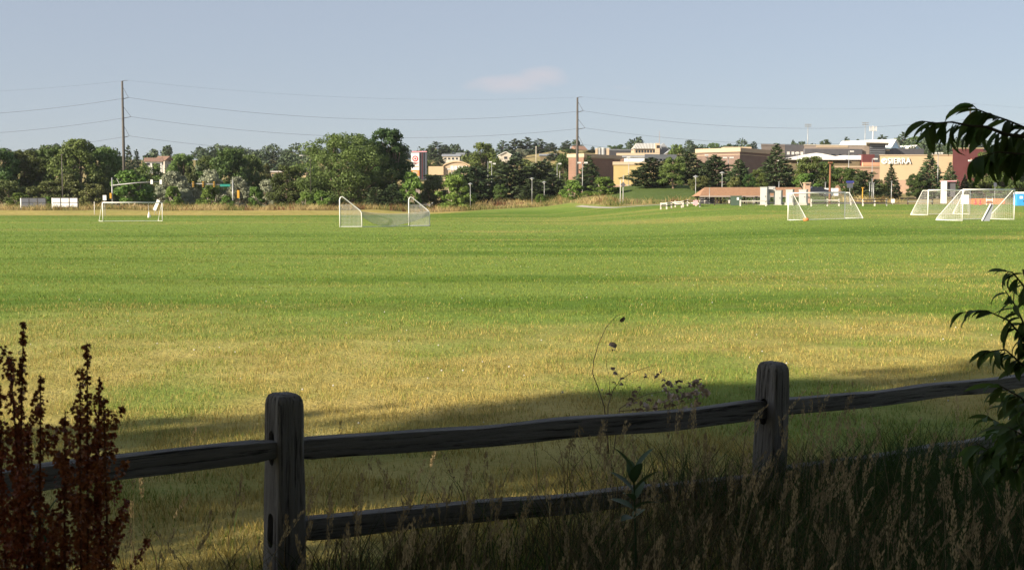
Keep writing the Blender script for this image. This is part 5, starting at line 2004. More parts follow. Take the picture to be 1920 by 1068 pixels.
WPOLES = [(-560, 168, 268, ((195, 1.4), (232, 1.8), (270, 1.4))),
          (234, 152, 285, ((183, 1.4), (219, 1.9), (255, 1.4))),
          (1082, 183, 315, ((208, 1.5), (240, 2.0), (271, 1.5))),
          (1815, 196, 340, ((222, 1.5), (250, 2.0), (276, 1.5))),
          (2560, 208, 365, ((232, 1.5), (257, 2.0), (282, 1.5)))]
WLAB = {1: 'tall steel line pole at left above the wood', 2: 'tall steel line pole behind the brown brick block', 3: 'steel line pole showing among the overhanging leaves'}
pos = []
for i, (px, top, D, arms) in enumerate(WPOLES):
    if i in WLAB:
        line_pole(px, top, D, arms, WLAB[i])
    x = PX(px, D)
    pos.append([Vector((x + 1.3, D, PZ(top, D) + .15))] + [Vector((x + dx, D, PZ(py, D))) for py, dx in arms])
SAG = (2.2, 3.6, 3.6, 3.6)
for k, lab in enumerate(('thin top shield wire of the power line', 'highest conductor of the power line', 'middle conductor of the power line', 'lowest conductor of the power line')):
    pts = []
    for a, b in zip(pos[:-1], pos[1:]):
        for q in range(24):
            f = q / 24
            p = a[k].lerp(b[k], f)
            p.z -= SAG[k] * 4 * f * (1 - f)
            pts.append(p)
    pts.append(pos[-1][k])
    o = MB().tube(pts, 0.012 if k == 0 else 0.026, 4, False).build('power_line', M['wire'])
    tag(o, lab, 'wire', 'power line wires')


# thin poles
def thin_pole(name, px, top, base, D, r, mat, label, cat='pole', knob=True):
    x = PX(px, D)
    z = min(Z(x, D), PZ(base, D))
    t = thing(name, (x, D, z), label, cat)
    H = PZ(top, D) - z
    MB().tube([(0, 0, -.5), (0, 0, H)], [r, r * .7], 8).build('shaft', M[mat], t, True)
    if knob:
        MB().box((0, 0, H), (r * 3, r * 3, r * 1.2)).build('cap', M[mat], t)
    return t


thin_pole('thin_pole', 118, 290, 372, 262, .13, 'pole_steel', 'thin dark pole rising behind the white panelled board')
thin_pole('wooden_pole', 1555.5, 305, 384, 182, .19, 'wood_post', 'short brown wooden utility pole behind the netted goal')
thin_pole('hill_pole', 1005, 275, 300, 560, .2, 'beige_wall', 'utility pole on the hill among the skyline grove')
thin_pole('marker_post', 1617, 352, 371, 205, .11, 'yellow', 'yellow bollard post left of the three grey poles', 'post')
for k, (px, top) in enumerate(((1630, 342), (1634.5, 336), (1637.5, 343))):
    thin_pole('grey_pole', px, top, 371, 206, .09, 'galv', ['grey pole, left of three under the low pine', 'tallest grey pole, middle of three under the low pine', 'grey pole, right of three under the low pine'][k])
thin_pole('grey_pole', 1671, 340, 368, 214, .09, 'galv', 'grey pole below the small neat spruce')
thin_pole('grey_pole', 1547, 342, 370, 208, .09, 'galv', 'thin grey pole left of the brown wooden pole')
thin_pole('grey_pole', 1460, 341, 352, 225, .09, 'galv', 'short grey pole top above the shelter roof')
thin_pole('grey_pole', 1330, 352, 383, 180, .05, 'galv', 'thin grey pole before the shelter left end')
thin_pole('white_stake', 177, 378, 391, 225, .1, 'rail_white', 'short pale stake left of the bare goal', 'post', False)


# ------------------------------------------------------------------ lamps
def lot_lamp(px, top, base, D, heads, label, tall=True):
    x = PX(px, D)
    z = min(Z(x, D), PZ(base, D))
    t = thing('parking_lamp', (x, D, z), label, 'street lamp', 'box head parking lamps')
    H = PZ(top, D) - z
    MB().tube([(0, 0, -.5), (0, 0, H)], [.085, .07], 8).build('pole', M['galv'], t, True)
    MB().tube([(0, 0, -.4), (0, 0, .7)], .28, 10).build('footing', M['concrete'], t)
    for s in heads:
        h = MB().box((s * .72, 0, H - .12), (.80, .60, .30)).build('lamp_head', M['lamp_white'], t)
        MB().box((s * .72, 0, H - .35), (.75, .55, .05)).build('lens', M['galv'], h)
    return t


lot_lamp(847.5, 316, 352, 296, (-1, 1), 'twin head parking lamp above the bright tree right of the pylon sign')
lot_lamp(915, 303, 330, 345, (1,), 'single head lamp in the grove, left of two close together')
lot_lamp(922, 306, 330, 330, (1,), 'single head lamp in the grove, right of two close together')
lot_lamp(1044.5, 306, 335, 322, (1,), 'lower lamp left of the brown brick block')
lot_lamp(1049.5, 298, 335, 345, (1,), 'higher lamp left of the brown brick block')
lot_lamp(1092, 304, 378, 264, (-1, 1), 'tall twin head lamp between the two bright saplings')
lot_lamp(1178.5, 294, 352, 300, (-.1,), 'slim lamp pole in front of the yellow wall')
lot_lamp(1325, 290, 330, 292, (-.2,), 'lamp in front of the lit red brown brick face, behind pine')
lot_lamp(1364.5, 294.5, 351, 262, (-1, 1), 'twin head lamp right of the broad pine')
lot_lamp(1494.5, 286, 350, 262, (-.2,), 'lamp pole before the white gabled roof')
lot_lamp(1590, 283, 345, 290, (1,), 'lamp before the white upper wall')
lot_lamp(1634, 297, 345, 268, (1,), 'lamp just left of the store lettering')
lot_lamp(1757, 286, 360, 236, (-1, .6), 'tall twin head lamp in the bushy spruce before the cream store')
lot_lamp(1818, 300, 355, 262, (-.1,), 'slim lamp in front of the maroon tower')


def lantern(px, top, base, D, label):
    x = PX(px, D)
    z = min(Z(x, D), PZ(base, D))
    t = thing('lantern_lamp', (x, D, z), label, 'street lamp', 'hat shaped park lanterns')
    H = PZ(top, D) - z
    MB().tube([(0, 0, -.4), (0, 0, H - .55)], [.065, .055], 8).build('pole', M['galv'], t, True)
    MB().tube([(0, 0, H - .55), (0, 0, H - .25)], [.12, .2], 8).build('glass', M['white_panel'], t)
    MB().tube([(0, 0, H - .28), (0, 0, H - .2), (0, 0, H - .02), (0, 0, H + .05)], [.5, .5, .14, .06], 12).build('hat', M['galv'], t)


lantern(882, 343, 372, 258, 'park lantern at the left grove edge')
lantern(997.5, 333, 376, 258, 'park lantern in front of the thin brownish pine')
lantern(1020.5, 340, 376, 264, 'park lantern half hidden in the low pine')
lantern(1304, 329, 371, 216, 'park lantern left of the shelter roof')
lantern(1353.5, 322, 352, 222, 'park lantern rising behind the shelter roof')


def cobra(px, py, D, label):
    x = PX(px + 8, D)
    z = Z(x, D)
    H = PZ(py, D) - z
    t = thing('cobra_lamp', (x, D, z), label, 'street lamp')
    MB().tube([(0, 0, -.5), (0, 0, H - .6), (-.3, 0, H), (-1.4, 0, H + .12)], [.06, .05, .05, .05], 8).build('pole', M['pole_steel'], t, True)
    MB().ball((-1.9, 0, H + .1), .45, 8, 5, (1.3, .5, .22)).build('lamp_head', M['lamp_white'], t, True)


cobra(575, 292.5, 262, 'curved street lamp head at the left side of the cottonwood')


def stadium(px, top, D, label, rows=3, cells=False):
    x = PX(px, D)
    z = Z(x, D)
    t = thing('cell_mast' if cells else 'stadium_light', (x, D, z), label, 'mast' if cells else 'stadium light', None if cells else 'stadium lights')
    H = PZ(top, D) - z
    MB().tube([(0, 0, -.5), (0, 0, H)], [.35 if cells else .24, .24 if cells else .14], 8).build('pole', M['lamp_white' if cells else 'galv'], t, True)
    if cells:
        MB().tube([(-1.7, 0, H - 2.6), (1.7, 0, H - 2.6)], .08, 5).tube([(-1.7, 0, H - .9), (1.7, 0, H - .9)], .08, 5).build('platform', M['galv'], t)
        for k in range(6):
            MB().box((-1.7 + k * .68, -.25, H - 1.4), (.32, .2, 2.4)).build('antenna', M['lamp_white'], t)
    else:
        for j in range(2):
            b = MB().box((0, 0, H - j * .9), (3.2, .14, .12)).build('cross_arm', M['galv'], t)
            for k in range(6):
                MB().box((-1.4 + k * .56, -.12, H - j * .9 + .18), (.40, .3, .34)).build('floodlight', M['galv'], b)


stadium(1512.5, 234, 600, 'leftmost stadium light on the skyline')
stadium(1619.5, 231, 610, 'stadium light just left of the cell mast')
stadium(1634, 236, 600, 'white cell mast with antennas above the barn', cells=True)


# ------------------------------------------------------------------ traffic masts
def signal(parent, p, mat, back, sz=.34):
    s = MB().box(p, (sz, .3, 1.15)).build('signal_head', M[mat], parent)
    for k in range(3):
        MB().tube([(p[0], p[1] - .14 * back, p[2] + .35 - .35 * k), (p[0], p[1] - .24 * back, p[2] + .35 - .35 * k)], .12, 8).build('lens', M['black'], s)
    return s


D = 258
x = PX(211, D)
z = min(Z(x, D), PZ(386, D))
t = thing('traffic_mast', (x, D, z), 'white traffic mast with long arm above the bare left goal', 'traffic light')
H = PZ(333, D) - z
MB().tube([(0, 0, -.5), (0, 0, H)], [.15, .13], 10).build('pole', M['galv'], t, True)
xe = PX(306, D) - x
z0, z1 = PZ(347.5, D) - z, PZ(340.5, D) - z
MB().tube([(.1, 0, z0), (xe * .5, 0, z0 + (z1 - z0) * .7), (xe, 0, z1)], [.13, .10, .06], 8).build('arm', M['galv'], t, True)
MB().tube([(1.0, 0, z0 + 1.4), (1.6, 0, z0 + .2)], .05, 5).build('camera_bracket', M['lamp_white'], t)
for px in (285.5, 302.5):
    MB().box((PX(px, D) - x, -.1, PZ(341, D) - z), (.50, .08, .95)).build('back_plate', M['white_panel'], t)
MB().box((-.30, -.1, PZ(367, D) - z), (.40, .3, 1.15)).build('signal_head', M['yellow'], t)
D = 262
x = PX(437, D)
z = min(Z(x, D), PZ(382, D))
t = thing('traffic_mast', (x, D, z), 'grey traffic mast with three yellow signals and a green sign', 'traffic light')
H = PZ(337, D) - z
MB().tube([(0, 0, -.5), (0, 0, H)], [.16, .13], 10).build('pole', M['galv'], t, True)
MB().tube([(0, 0, PZ(348, D) - z), (PX(400, D) - x, 0, PZ(345.5, D) - z), (PX(360, D) - x, 0, PZ(344, D) - z)], [.10, .08, .06], 8).build('arm', M['galv'], t, True)
for px in (363.5, 382, 402.5):
    signal(t, (PX(px, D) - x, -.2, PZ(345.5, D) - z), 'yellow', 1)
MB().box((PX(423, D) - x, -.2, PZ(347.5, D) - z), (2.2, .06, .5)).build('street_sign', M['green_sign'], t)
MB().box((PX(447.5, D) - x, -.2, PZ(364, D) - z), (.5, .3, 1.7)).build('signal_head', M['yellow'], t)

# signs
def sign(px, top, base, D, w, h, mat, label, diamond=False, pole='galv'):
    x = PX(px, D)
    z = min(Z(x, D), PZ(base, D))
    H = PZ(top, D) - z
    t = thing('road_sign', (x, D, z), label, 'sign')
    MB().tube([(0, .05, -.3), (0, .05, H)], .045, 6).build('post', M[pole], t)
    pnl = MB().box((0, 0, 0), (w, .04, h)).build('panel', M[mat], t)
    pnl.location = (0, -.02, H - h * (.7 if diamond else .5))
    if diamond:
        pnl.rotation_euler = (0, R(45), 0)
    return t


sign(196.5, 366, 392, 200, .58, .85, 'white_panel', 'small white sign left of the white traffic mast')
sign(1168, 341, 376, 222, .72, .72, 'dark_grey_wall', 'dark diamond shaped sign in front of the yellow wall', True, 'lamp_white')
thin_pole('white_post', 1163, 337, 376, 222, .07, 'lamp_white', 'white post with small lamp left of the diamond sign', 'post')
thin_pole('white_post', 1168.4, 329, 376, 223, .06, 'lamp_white', 'tallest white post behind the diamond sign', 'post')
sign(1865, 342, 358, 214, .52, .75, 'grey_panel', 'pale grey sign below the dark store at right')
sign(1674, 373, 384, 172, .5, .55, 'white_panel', 'small white notice right of the rail fence')
o = sign(1593, 340, 372, 205, 1.0, 1.1, 'grey_panel', 'grey sign with dark blue top right of the brown pole')
MB().box((0, -.05, PZ(341, 205) - o.location.z), (1.3, .12, .35)).build('top_panel', M['purple'], o)
o = thing('white_box', (PX(1560, 206), 206, PZ(366, 206)), 'white enclosure panels behind the brown wooden pole', 'enclosure')
for k in range(3):
    MB().box((-.85 + k * .85 - .2, 0, .55), (.8, .06, 1.3)).build('panel', M['white_panel'], o)


# red and white pylon sign
def pylon():
    D = 300
    x = PX(779, D)
    z = Z(x, D)
    t = thing('pylon_sign', (x, D, z), 'tall pylon sign with red bullseye beside the cottonwood', 'sign')
    H = PZ(285, D) - z
    w = 15.5 * D / FOC
    zb = PZ(337, D) - z
    # sign box: front face to the camera, side face receding to the right
    yaw = R(-14)
    c = MB().box((1.0, 1.3, (zb + H) / 2), (w * 1.75, 2.2, H - zb), 0).build('cabinet', M['grey_panel'], t)
    for k in range(3):
        MB().box((w * (.62 + .22 * k), .17, (zb + H) / 2), (w * .09, .14, H - zb - .3)).build('fin', M['maroon'] if k == 1 else M['black'], t)
    MB().box((1.0, 1.3, H + .10), (w * 1.8, 2.4, .2)).build('cap', M['pink'], t)
    MB().box((0.5, 1.2, zb / 2 - .3), (1.2, 1.2, zb + .6)).build('column', M['grey_brown'], t)

    def panel(y0, y1, mat, nm):
        za, zc = PZ(y1, D) - z, PZ(y0, D) - z
        return MB().box((-.02, .12, (za + zc) / 2), (w - .05, .16, zc - za - .03)).build(nm, M[mat], t), (za + zc) / 2
    p1, zc = panel(286.5, 310.5, 'white_panel', 'logo_panel')
    yb = 0.02

    def disc(r, mat, dy):
        m = MB().tube([(0, yb - dy, PZ(297.5, D) - z), (0, yb - dy - .02, PZ(297.5, D) - z)], r, 24)
        return m.build('emblem_ring', M[mat], p1)
    disc(.72, 'red', 0.0)
    disc(.47, 'white_panel', .03)
    disc(.25, 'red', .06)
    lt = obj('lettering', text_mesh('TARGET', .44, M['red'], .01), p1)
    lt.location = (0, yb, PZ(306, D) - z)
    lt.rotation_euler = (math.pi / 2, 0, 0)
    p2, _ = panel(310.5, 319, 'white_panel', 'store_panel')
    for k, mat in enumerate(('sign_orange', 'sign_blue')):
        MB().box((0, yb, PZ(312.5 + 3.2 * k, D) - z), (w * .8, .03, .14)).build('print_line', M[mat], p2)
    p3, zc = panel(319, 330, 'sign_orange', 'orange_panel')
    lt = obj('lettering', text_mesh('701', .8, M['white_panel'], .01), p3)
    lt.location = (0, yb, zc)
    lt.rotation_euler = (math.pi / 2, 0, 0)
    panel(330, 336.5, 'white_panel', 'lower_panel')


pylon()


# ------------------------------------------------------------------ cars
def car(px, D, mat, label, rz=0.0, zoff=0.07, z=None):
    x = PX(px, D)
    zz = Z(x, D) + zoff if z is None else z
    t = thing('parked_car', (x, D, zz), label, 'car', 'cars on the road', rz)
    prof = [(-2.2, .32), (-2.25, .62), (-2.05, .88), (-1.35, .95), (-.75, 1.42), (.75, 1.45), (1.45, 1.0), (2.15, .9), (2.25, .55), (2.2, .32)]
    MB().profile(prof[::-1], -.86, .86).build('body', M[mat], t)
    for s in (-1, 1):
        MB().profile([(-1.2, .98), (-.68, 1.36), (-.05, 1.38), (-.05, .98)][::-1], s * .865 - .01, s * .865 + .01).build('window', M['glass'], t)
        MB().profile([(.05, .98), (.05, 1.38), (.68, 1.38), (1.25, 1.0)][::-1], s * .865 - .01, s * .865 + .01).build('window', M['glass'], t)
        for wx in (-1.35, 1.4):
            wh = MB().tube([(wx, s * .70, .33), (wx, s * .90, .33)], .33, 14).build('wheel', M['tyre'], t)
            MB().tube([(wx, s * .89, .33), (wx, s * .915, .33)], .2, 10).build('rim', M['galv'], wh)
        MB().box((2.2, s * .6, .68), (.12, .34, .14)).build('headlight', M['white_panel'], t)
        MB().box((-2.2, s * .6, .75), (.12, .3, .14)).build('tail_light', M['red'], t)


car(207, 266.5, 'car_dark', 'dark car on the road behind the bare left goal', 0.05)
car(449, 276, 'car_dark', 'dark car behind the second traffic mast', 0.3)
car(818, 296, 'car_white', 'white car partly hidden below the yellow olive tree', 0.2)
car(790, 296, 'car_silver', 'silver car below the pylon sign', 0.2)
car(1528, 206, 'car_dark', 'dark car roof beside the brick chimney', 0.15, z=PZ(366, 206))
# ------------------------------------------------------------------ split rail fence
def wood_mat(name, c0, c1, axis):
    m, nt, b = new_mat(name)
    st = [14.0, 14.0, 14.0]
    st[axis] = 0.9
    st2 = [60.0, 60.0, 60.0]
    st2[axis] = 2.0
    n1 = noise(nt, 1.0, 6, 0.65, mapping=tuple(st))
    n2 = noise(nt, 1.0, 4, 0.7, mapping=tuple(st2))
    col = ramp(nt, n1, [(0.30, c0), (0.55, tuple((a + b_) / 2 for a, b_ in zip(c0, c1))), (0.75, c1)])
    col = mixc(nt, ramp(nt, n2, [(0.36, (1, 1, 1)), (0.47, (0, 0, 0))]), col, tuple(v * .35 for v in c0))
    nt.links.new(col, b.inputs['Base Color'])
    b.inputs['Roughness'].default_value = 0.9
    b.inputs['Specular IOR Level'].default_value = 0.15
    mx = nt.nodes.new('ShaderNodeMath')
    mx.operation = 'ADD'
    nt.links.new(n1, mx.inputs[0])
    nt.links.new(n2, mx.inputs[1])
    bump(nt, b, mx.outputs[0], 1.0, 0.02)
    return m


M['post_wood'] = wood_mat('grey_post_wood', (0.14, 0.13, 0.122), (0.30, 0.285, 0.265), 2)
M['rail_wood'] = wood_mat('grey_rail_wood', (0.13, 0.124, 0.118), (0.28, 0.268, 0.252), 0)

FP = [Vector((-1.032, 5.30, 0)), Vector((1.548, 7.15, 0))]
FD = (FP[1] - FP[0])
FP = [FP[0] - FD, FP[0], FP[1], FP[1] + FD, FP[1] + FD * 2]
FANG = math.atan2(FD.y, FD.x)
POST_TOP = [0.97, 0.895, 0.855, 0.78, 0.75]
SLOTS = [(0.68, .30), (0.652, .283), (0.562, .13), (0.50, .09), (0.46, .05)]

fence = thing('split_rail_fence', (FP[1].x, FP[1].y, Z(FP[1].x, FP[1].y)), 'weathered grey split rail fence crossing the shaded foreground', 'fence')
FO = Vector(fence.location)


def fence_post(i):
    """square post with worn edges, a domed top and two slots that the rails pass through (along local x)"""
    p = FP[i]
    zg = Z(p.x, p.y)
    H = POST_TOP[i]
    bm = bmesh.new()
    n = 30
    hw, hd = .066, .082
    rg = random.Random(50 + i)
    ph = [rg.random() * 6 for _ in range(6)]
    prev = None
    prof = []
    q = 6
    for sx, sy in ((1, 1), (-1, 1), (-1, -1), (1, -1)):
        for k in range(q):
            a = (k / (q - 1)) * math.pi / 2 + {(1, 1): 0, (-1, 1): 1, (-1, -1): 2, (1, -1): 3}[(sx, sy)] * math.pi / 2
            prof.append((sx * (hw - .016) + .016 * math.cos(a), sy * (hd - .016) + .016 * math.sin(a)))
    rings = []
    zs = [-.5] + [(.0 + (H - .05) * k / n) for k in range(n + 1)] + [H - .028, H - .010, H]
    sc = [1.0] * (n + 2) + [.95, .84, .62]
    for z, s in zip(zs, sc):
        ring = []
        for j, (x, y) in enumerate(prof):
            wob = 1 + .018 * math.sin(7 * z + ph[0] + j * .5) + .012 * math.sin(19 * z + ph[1] + j)
            tap = 1.06 - .10 * max(0, z) / H
            ring.append(bm.verts.new((x * s * wob * tap + .006 * math.sin(3 * z + ph[2]), y * s * wob * tap + .006 * math.sin(4 * z + ph[3]), z)))
        rings.append(ring)
    m = len(prof)
    for a, b in zip(rings[:-1], rings[1:]):
        for j in range(m):
            bm.faces.new((a[j], a[(j + 1) % m], b[(j + 1) % m], b[j]))
    bm.faces.new(rings[-1])
    bm.faces.new(rings[0][::-1])
    me = bpy.data.meshes.new('post')
    bm.to_mesh(me)
    bm.free()
    o = bpy.data.objects.new('post', me)
    COL.objects.link(o)
    cutters = []
    for zc in SLOTS[i]:
        cb = MB()
        pts = []
        hgt, wd = .155, .056
        for k in range(9):
            a = math.pi * k / 8
            pts.append((wd / 2 * math.cos(a), hgt / 2 - wd / 2 + wd / 2 * math.sin(a)))
        for k in range(9):
            a = math.pi + math.pi * k / 8
            pts.append((wd / 2 * math.cos(a), -hgt / 2 + wd / 2 + wd / 2 * math.sin(a)))
        nn = len(pts)
        vs = [(-.3, y, z + zc) for y, z in pts] + [(.3, y, z + zc) for y, z in pts]
        fs = [tuple(range(nn - 1, -1, -1)), tuple(range(nn, 2 * nn))] + [(k, (k + 1) % nn, (k + 1) % nn + nn, k + nn) for k in range(nn)]
        cb.add(vs, fs)
        co = cb.build('cutter', M['dark'])
        md = o.modifiers.new('slot', 'BOOLEAN')
        md.operation = 'DIFFERENCE'
        md.solver = 'EXACT'
        md.object = co
        cutters.append(co)
    dg = bpy.context.evaluated_depsgraph_get()
    dg.update()
    me2 = bpy.data.meshes.new_from_object(o.evaluated_get(dg))
    bpy.data.objects.remove(o)
    for c in cutters:
        bpy.data.objects.remove(c)
    me2.materials.clear()
    me2.materials.append(M['post_wood'])
    for pl in me2.polygons:
        pl.use_smooth = False
        pl.material_index = 0
    o = obj('post', me2, fence)
    o.location = (p.x - FO.x, p.y - FO.y, zg - FO.z)
    lean = {0: (0, 0), 1: (R(-1.5), R(2.4)), 2: (R(0.8), R(.3)), 3: (0, R(-1))}.get(i, (0, 0))
    o.rotation_euler = (lean[0], lean[1], FANG)
    if i == 1:
        # splinter sticking out behind the post
        mb = MB().tube([(.03, .05, H - .19), (.13, .10, H - .135)], [.008, .004], 5)
        mb.build('splinter', M['post_wood'], o)
    return o


for i in range(5):
    fence_post(i)


def fence_rail(i, j, zi, zj, ei=.05, ej=.05, hi=.105, hj=.105, seed=0, side=0.0):
    """hewn rail from post i to post j, pointed into the slots"""
    a = FP[i].copy()
    b = FP[j].copy()
    a.z = Z(a.x, a.y) + zi
    b.z = Z(b.x, b.y) + zj
    L = (b - a).length
    ax = (b - a).normalized()
    rg = random.Random(900 + seed)
    ph = [rg.random() * 6 for _ in range(8)]
    prof = []
    q = 4
    for kq, (sx, sy) in enumerate(((1, 1), (-1, 1), (-1, -1), (1, -1))):
        for k in range(q):
            an = kq * math.pi / 2 + (k / (q - 1)) * math.pi / 2
            prof.append((sx * .88 + .12 * math.cos(an), sy * .90 + .10 * math.sin(an)))
    N = 60
    mb = MB()
    m = len(prof)
    for k in range(N + 1):
        s = -ei + (L + ei + ej) * k / N
        f = k / N
        hh = (hi + (hj - hi) * f) / 2
        ww = .040
        end = min((s + ei) / .16, (L + ej - s) / .16, 1)
        hh *= .62 + .38 * end
        ww *= .60 + .40 * end
        sagz = -.012 * math.sin(math.pi * f) + .004 * math.sin(5 * f * 3.1 + ph[0]) + .0015 * math.sin(17 * f + ph[1])
        swy = .010 * math.sin(4 * f * 3.1 + ph[2]) + side
        for jx, (u, v) in enumerate(prof):
            w1 = 1 + .03 * math.sin(9 * f * 3 + ph[3] + jx // 4) + .015 * math.sin(31 * f + ph[4] + 2 * (jx // 4))
            nick = 0
            mb.v.append((s, u * ww * w1 + swy, v * hh * w1 + sagz + nick))
    for k in range(N):
        for jx in range(m):
            p, r = k * m + jx, k * m + (jx + 1) % m
            mb.f.append((p, r, r + m, p + m))
    mb.f.append(tuple(range(m - 1, -1, -1)))
    mb.f.append(tuple(N * m + jx for jx in range(m)))
    o = mb.build('rail', M['rail_wood'], fence)
    zup = Vector((0, 0, 1))
    yv = zup.cross(ax).normalized()
    zv = ax.cross(yv)
    mt = Matrix((ax, yv, zv)).transposed().to_4x4()
    mt.translation = a - FO
    o.matrix_local = mt
    return o


fence_rail(0, 1, .695, .660, .05, .035, .110, .090, 1, -.008)
fence_rail(1, 2, .642, .566, .02, .05, .092, .112, 2, .008)
fence_rail(2, 3, .575, .535, .02, .05, .095, .09, 3, -.006)
fence_rail(3, 4, .52, .47, .02, .05, .10, .10, 4)
fence_rail(1, 2, .288, .135, .03, .06, .10, .095, 5)
fence_rail(2, 3, .150, .11, .03, .05, .105, .10, 6)
fence_rail(3, 4, .09, .06, .03, .05, .10, .10, 7)


# ------------------------------------------------------------------ tall dry grass in front of the fence
def fence_line_y(x):
    return FP[1].y + (x - FP[1].x) * FD.y / FD.x


def ribbons(x, y, z, h, w, lx, ly, tint, nseg=3, face=None):
    """bent ribbons: base at x,y,z, height h, lean lx,ly at the tip"""
    n = len(x)
    a = rng.random(n) * np.pi if face is None else face
    dx, dy = np.cos(a), np.sin(a)
    V = []
    for k in range(nseg + 1):
        f = k / nseg
        wk = w * (1 - f) ** 0.6 if k < nseg else w * 0.08
        cx = x + lx * f ** 2
        cy = y + ly * f ** 2
        cz = z + h * (f - 0.12 * f * f)
        V.append(np.stack([cx - dx * wk / 2, cy - dy * wk / 2, cz], -1))
        V.append(np.stack([cx + dx * wk / 2, cy + dy * wk / 2, cz], -1))
    m = 2 * (nseg + 1)
    v = np.stack(V, 1).reshape(-1, 3)
    b = np.arange(n)[:, None] * m
    fs = []
    for k in range(nseg):
        fs.append(b + np.array([[2 * k, 2 * k + 1, 2 * k + 3, 2 * k + 2]]))
    f = np.concatenate(fs, 0)
    t = np.repeat(tint, m, axis=0)
    return v, f, t


def tall_grass():
    Vs, Fs, Ts = [], [], []
    off = 0

    def push(v, f, t):
        nonlocal off
        Vs.append(v)
        Fs.append(f + off)
        Ts.append(t)
        off += len(v)
    # --- leaf blades, darkened in colour for the deep shade among the stems
    n = 46000
    y = 2.1 + rng.random(n) ** 0.8 * 5.6
    x = (rng.random(n) * 2 - 1) * (0.47 * y + .25)
    fl = fence_line_y(x)
    right = sm(-1.4, 1.6, x)
    dens = np.where(y < fl + .1, 0.60 + .38 * right, (0.22 * right + .05) * np.exp(-(y - fl) / 0.55))
    dens *= np.clip(fbm(x, y, .5, 2) * 1.9 - .2, .15, 1)
    k = rng.random(n) < dens
    x, y = x[k], y[k]
    n = len(x)
    h = (.24 + .30 * rng.random(n)) * (0.80 + .24 * sm(-1.2, 1.6, x)) * (.7 + .6 * fbm(x, y, .8, 2))
    straw = np.array([.15, .115, .055])[None] * (.6 + .7 * rng.random(n))[:, None]
    grn = np.array([.050, .085, .022])[None] * (.6 + .8 * rng.random(n))[:, None]
    isg = rng.random(n) < (.35 + .40 * sm(.6, 2.2, x) + .25 * (fbm(x, y, .9, 2) > .55))
    tint = np.where(isg[:, None], grn, straw)
    la = rng.random(n) * 6.28
    lean = h * (.25 + .55 * rng.random(n))
    push(*ribbons(x, y, zt(x, y) - .01, h, .0045 + .004 * rng.random(n), np.cos(la) * lean, np.sin(la) * lean, tint, 4))
    # --- flowering stems with drooping seed heads
    n = 1250
    y = 2.3 + rng.random(n) ** 0.85 * 4.6
    x = (rng.random(n) * 2 - 1) * (0.47 * y + .2)
    fl = fence_line_y(x)
    dens = np.where(y < fl - .05,   .50 + .45 * sm(-1.4, .9, x), .16 * np.exp(-(y - fl) / .5))
    k = rng.random(n) < dens
    x, y = x[k], y[k]
    n = len(x)
    h = (.36 + .48 * rng.random(n)) * (.86 + .22 * sm(-.8, 1.5, x))
    la = rng.normal(size=n) * 1.3 + .3
    lean = h * (.02 + .38 * rng.random(n) ** 1.5)
    lx, ly = np.cos(la) * lean, np.sin(la) * lean
    tint = np.array([.36, .275, .15])[None] * (.65 + .6 * rng.random(n))[:, None]
    zb = zt(x, y) - .01
    push(*ribbons(x, y, zb, h, np.full(n, .0035), lx, ly, tint, 4))
    # spikelets: short diamonds hugging the top of each stem
    ns = 62
    f = .74 + .27 * rng.random((n, ns))
    spread = .0068 * np.sin(np.pi * np.clip((f - .72) / .30, 0, 1)) + .003
    an = rng.random((n, ns)) * 6.28
    cx = x[:, None] + lx[:, None] * f ** 2 + np.cos(an) * spread
    cy = y[:, None] + ly[:, None] * f ** 2 + np.sin(an) * spread
    cz = zb[:, None] + h[:, None] * (f - .12 * f * f) - .004
    c = np.stack([cx, cy, cz], -1).reshape(-1, 3)
    m = len(c)
    ax = np.stack([np.cos(an).ravel() * .28 + np.repeat(lx, ns) * 1.5, np.sin(an).ravel() * .28 + np.repeat(ly, ns) * 1.5, np.full(m, 1.0)], -1)
    ln = .012 + .009 * rng.random(m)
    v = leaf_quads(c, ax, rng.normal(size=(m, 3)), ln, ln * .26)
    tt = np.repeat(np.repeat(tint * 1.25, ns, 0) * (.75 + .5 * rng.random(m))[:, None], 4, 0)  # seed heads made paler in colour for the light they catch
    push(v, np.arange(4 * m).reshape(-1, 4), tt)
    v = np.concatenate(Vs)
    fq = np.concatenate(Fs)
    t = np.concatenate(Ts)
    me = np_mesh('tall_dry_grass', v, fq, M['blade'], tint=np.clip(t, 0, 1))
    tag(obj('tall_dry_grass', me), 'tall dry grass with drooping seed heads along the fence', 'grass', kind='stuff')


tall_grass()


